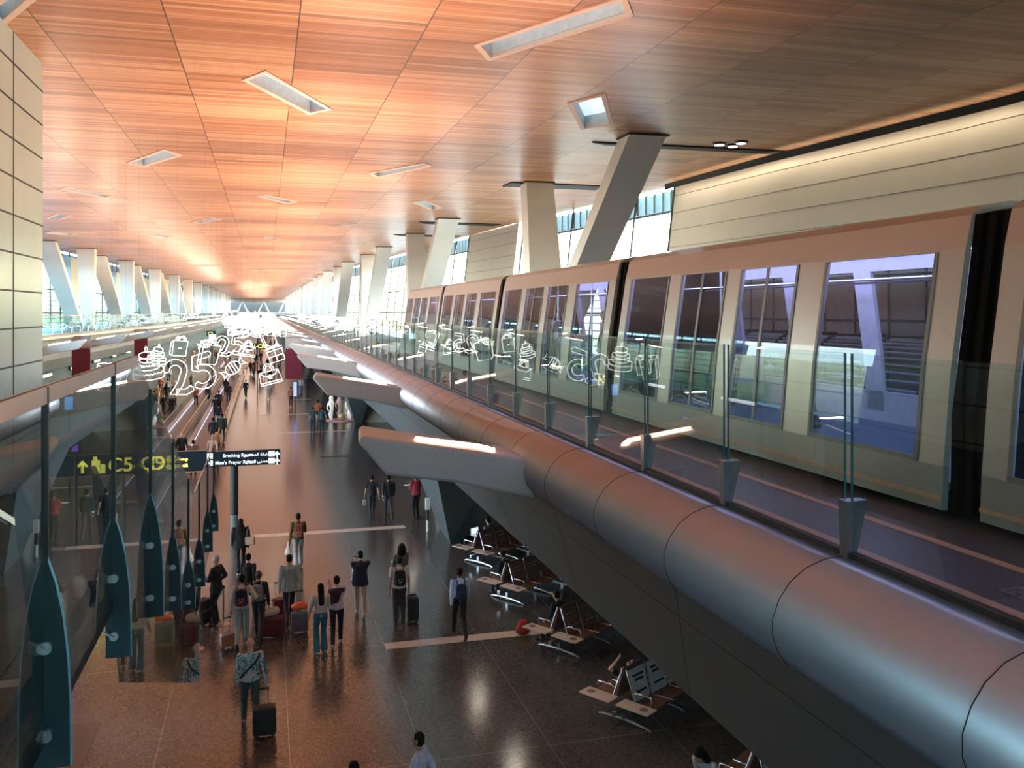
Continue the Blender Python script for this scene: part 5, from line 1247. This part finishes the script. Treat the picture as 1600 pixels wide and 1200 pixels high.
MB().tube([(GX-.07, 1.2, 7.40), (GX-.07, 5.3, 7.40)], .012, 6).build('handrail_bracket', black, sc3)
MB().box((GX, 3.6, ztop(2)-.03), (.03, 4.6, .06)).build('top_rail', mat('pale_pink_rail', (.5, .42, .38), .3, .4), sc3)
MB().box((GX-.02, 3.3, 6.48), (.05, 3.6, .07)).build('base_rail', black, sc3)
# landing behind the screen
MB().box((-2.15, 3.1, 6.22), (1.9, 6.2, .14)).build('floor_landing', mat('dark_teal_floor', (.035, .065, .07), .35, var=.08), kind='structure')
MB().box((-1.10, 3.1, 6.25), (.12, 6.2, .16)).build('trim_landing_reflection', mat('reflection_grey', (.10, .11, .11), .4), kind='structure')  # paler strip imitating a band of reflected light along the glass
wl_ = root('wall_light', (-2.2, 3.4, 6.7), 'thin bright strip light low at the left edge of the photo', 'light')
a_ = PY(-6, 3.6, 7); b__ = PY(44, 3.6, 7)
MB().cyl((a_.x, 3.6, ZAT(-6, 797, 3.6)), (b__.x, 3.6, ZAT(44, 829, 3.6)), .010, n=8).build('tube', mat('strip_white', (1, .9, .8), .5, emit=(1, .9, .8), es=3), wl_)
MB().cyl((a_.x, 3.62, ZAT(-6, 797, 3.6)-.015), (b__.x, 3.62, ZAT(44, 829, 3.6)-.015), .012, n=8).build('tube_holder', black, wl_)
# ---------------------------------------------------------------- light
w = bpy.data.worlds.new('daylight'); SC.world = w; w.use_nodes = True; nt = w.node_tree; bg = nt.nodes['Background']
sk = nt.nodes.new('ShaderNodeTexSky'); sk.sky_type = 'NISHITA'; sk.sun_disc = False; sk.sun_elevation = R(28); sk.sun_rotation = R(70); sk.air_density = 1.2; sk.dust_density = 3
nt.links.new(sk.outputs[0], bg.inputs['Color']); bg.inputs['Strength'].default_value = WORLD_S
sun = bpy.data.lights.new('sun', 'SUN'); sun.energy = SUN_E; sun.angle = R(1.5); sun.color = (1, .93, .82)
so = bpy.data.objects.new('sun', sun); COL.objects.link(so); so.rotation_euler = Vector((-.82, -.35, -.42)).to_track_quat('-Z', 'Y').to_euler()
def area(name, loc, sx_, sy_, e, col, rot=(0, 0, 0), spread=180):
    l = bpy.data.lights.new(name, 'AREA'); l.shape = 'RECTANGLE'; l.size = sx_; l.size_y = sy_; l.energy = e; l.color = col; l.spread = R(spread)
    o = bpy.data.objects.new(name, l); COL.objects.link(o); o.location = loc; o.rotation_euler = rot
    return o
# uplights of the wing brackets, thrown on the wood ceiling
for k, y in enumerate(fin_y[:16]):
    area('bracket_or_fill_uplight', (2.85, y+.7, 6.25), 1.2, .5, UP_E*1.35, (1, .65, .47), (R(180), R(-16), 0), 136)
for k in range(14):
    y = 21.2+13.4*k; area('bracket_or_fill_uplight', (lerp(XF, y)+1.8, y+.7, 6.5), 1.2, .5, UP_E*(.8 if k < 4 else 1), (1, .64, .46), (R(180), R(12), 0))
for y, e in ((-6, .8), (7.8, .8)): area('bracket_or_fill_uplight', (-11.5, y, 6.5), 1.2, .5, UP_E*e*.7, (1, .62, .44), (R(180), R(14), 0), 150)  # extra lamps without brackets, added to warm the near ceiling
area('bracket_or_fill_uplight', (2.85, .6, 6.25), 1.2, .5, UP_E*.7, (1, .65, .47), (R(180), R(-20), 0), 124)  # no bracket here, added beside the camera for warm light
for y in (-2, 7, 16, 25, 34):
    area('cove_lamp', (lerp(XR, y)-.55, y, 13.8), .2, 9.0, 45, (1, .76, .48), (0, R(-22), R(6)), 180)
# fill lamps added under the platform to brighten the seats, no real fittings
for k in range(9):
    area('underside_fill', (5.9, 9.5+3.9*k, 3.24), .3, .3, 14, (1, .88, .74), (0, R(12), 0), 160)
for k in range(7):
    y = 236+27*k; area('bracket_or_fill_uplight', (-3, y, 6.4), 8, 3, UP_E*3, (1, .6, .42), (R(180), 0, 0))  # broad panels added mid-hall, standing in for the far bracket strips
cam = bpy.data.cameras.new('camera'); co = bpy.data.objects.new('camera', cam); COL.objects.link(co); SC.camera = co
cam.sensor_width = 36; cam.lens = 36*F/1600; cam.shift_y = -(600-HZ)/1600; cam.clip_end = 2000; cam.clip_start = .05
co.location = (0, 0, CAMZ); co.rotation_euler = (R(90), 0, -TH)
vs_ = SC.view_settings; vs_.view_transform = 'Standard'; vs_.look = 'None'; vs_.gamma = 1; vs_.exposure = EXPO; vs_.use_curve_mapping = False
SC.cycles.use_denoising = True; SC.cycles.max_bounces = 8; SC.cycles.diffuse_bounces = 3; SC.cycles.glossy_bounces = 4; SC.cycles.transparent_max_bounces = 24; SC.cycles.caustics_reflective = False; SC.cycles.caustics_refractive = False
SC.cycles.sample_clamp_indirect = 6; SC.cycles.use_light_tree = True
for o in list(SC.objects):
    if o.get('label') == '-': del o['label']
    if o.get('kind') == 'structure' and o.get('category') == 'window': del o['category']
    if 'jt' in o.keys(): del o['jt']
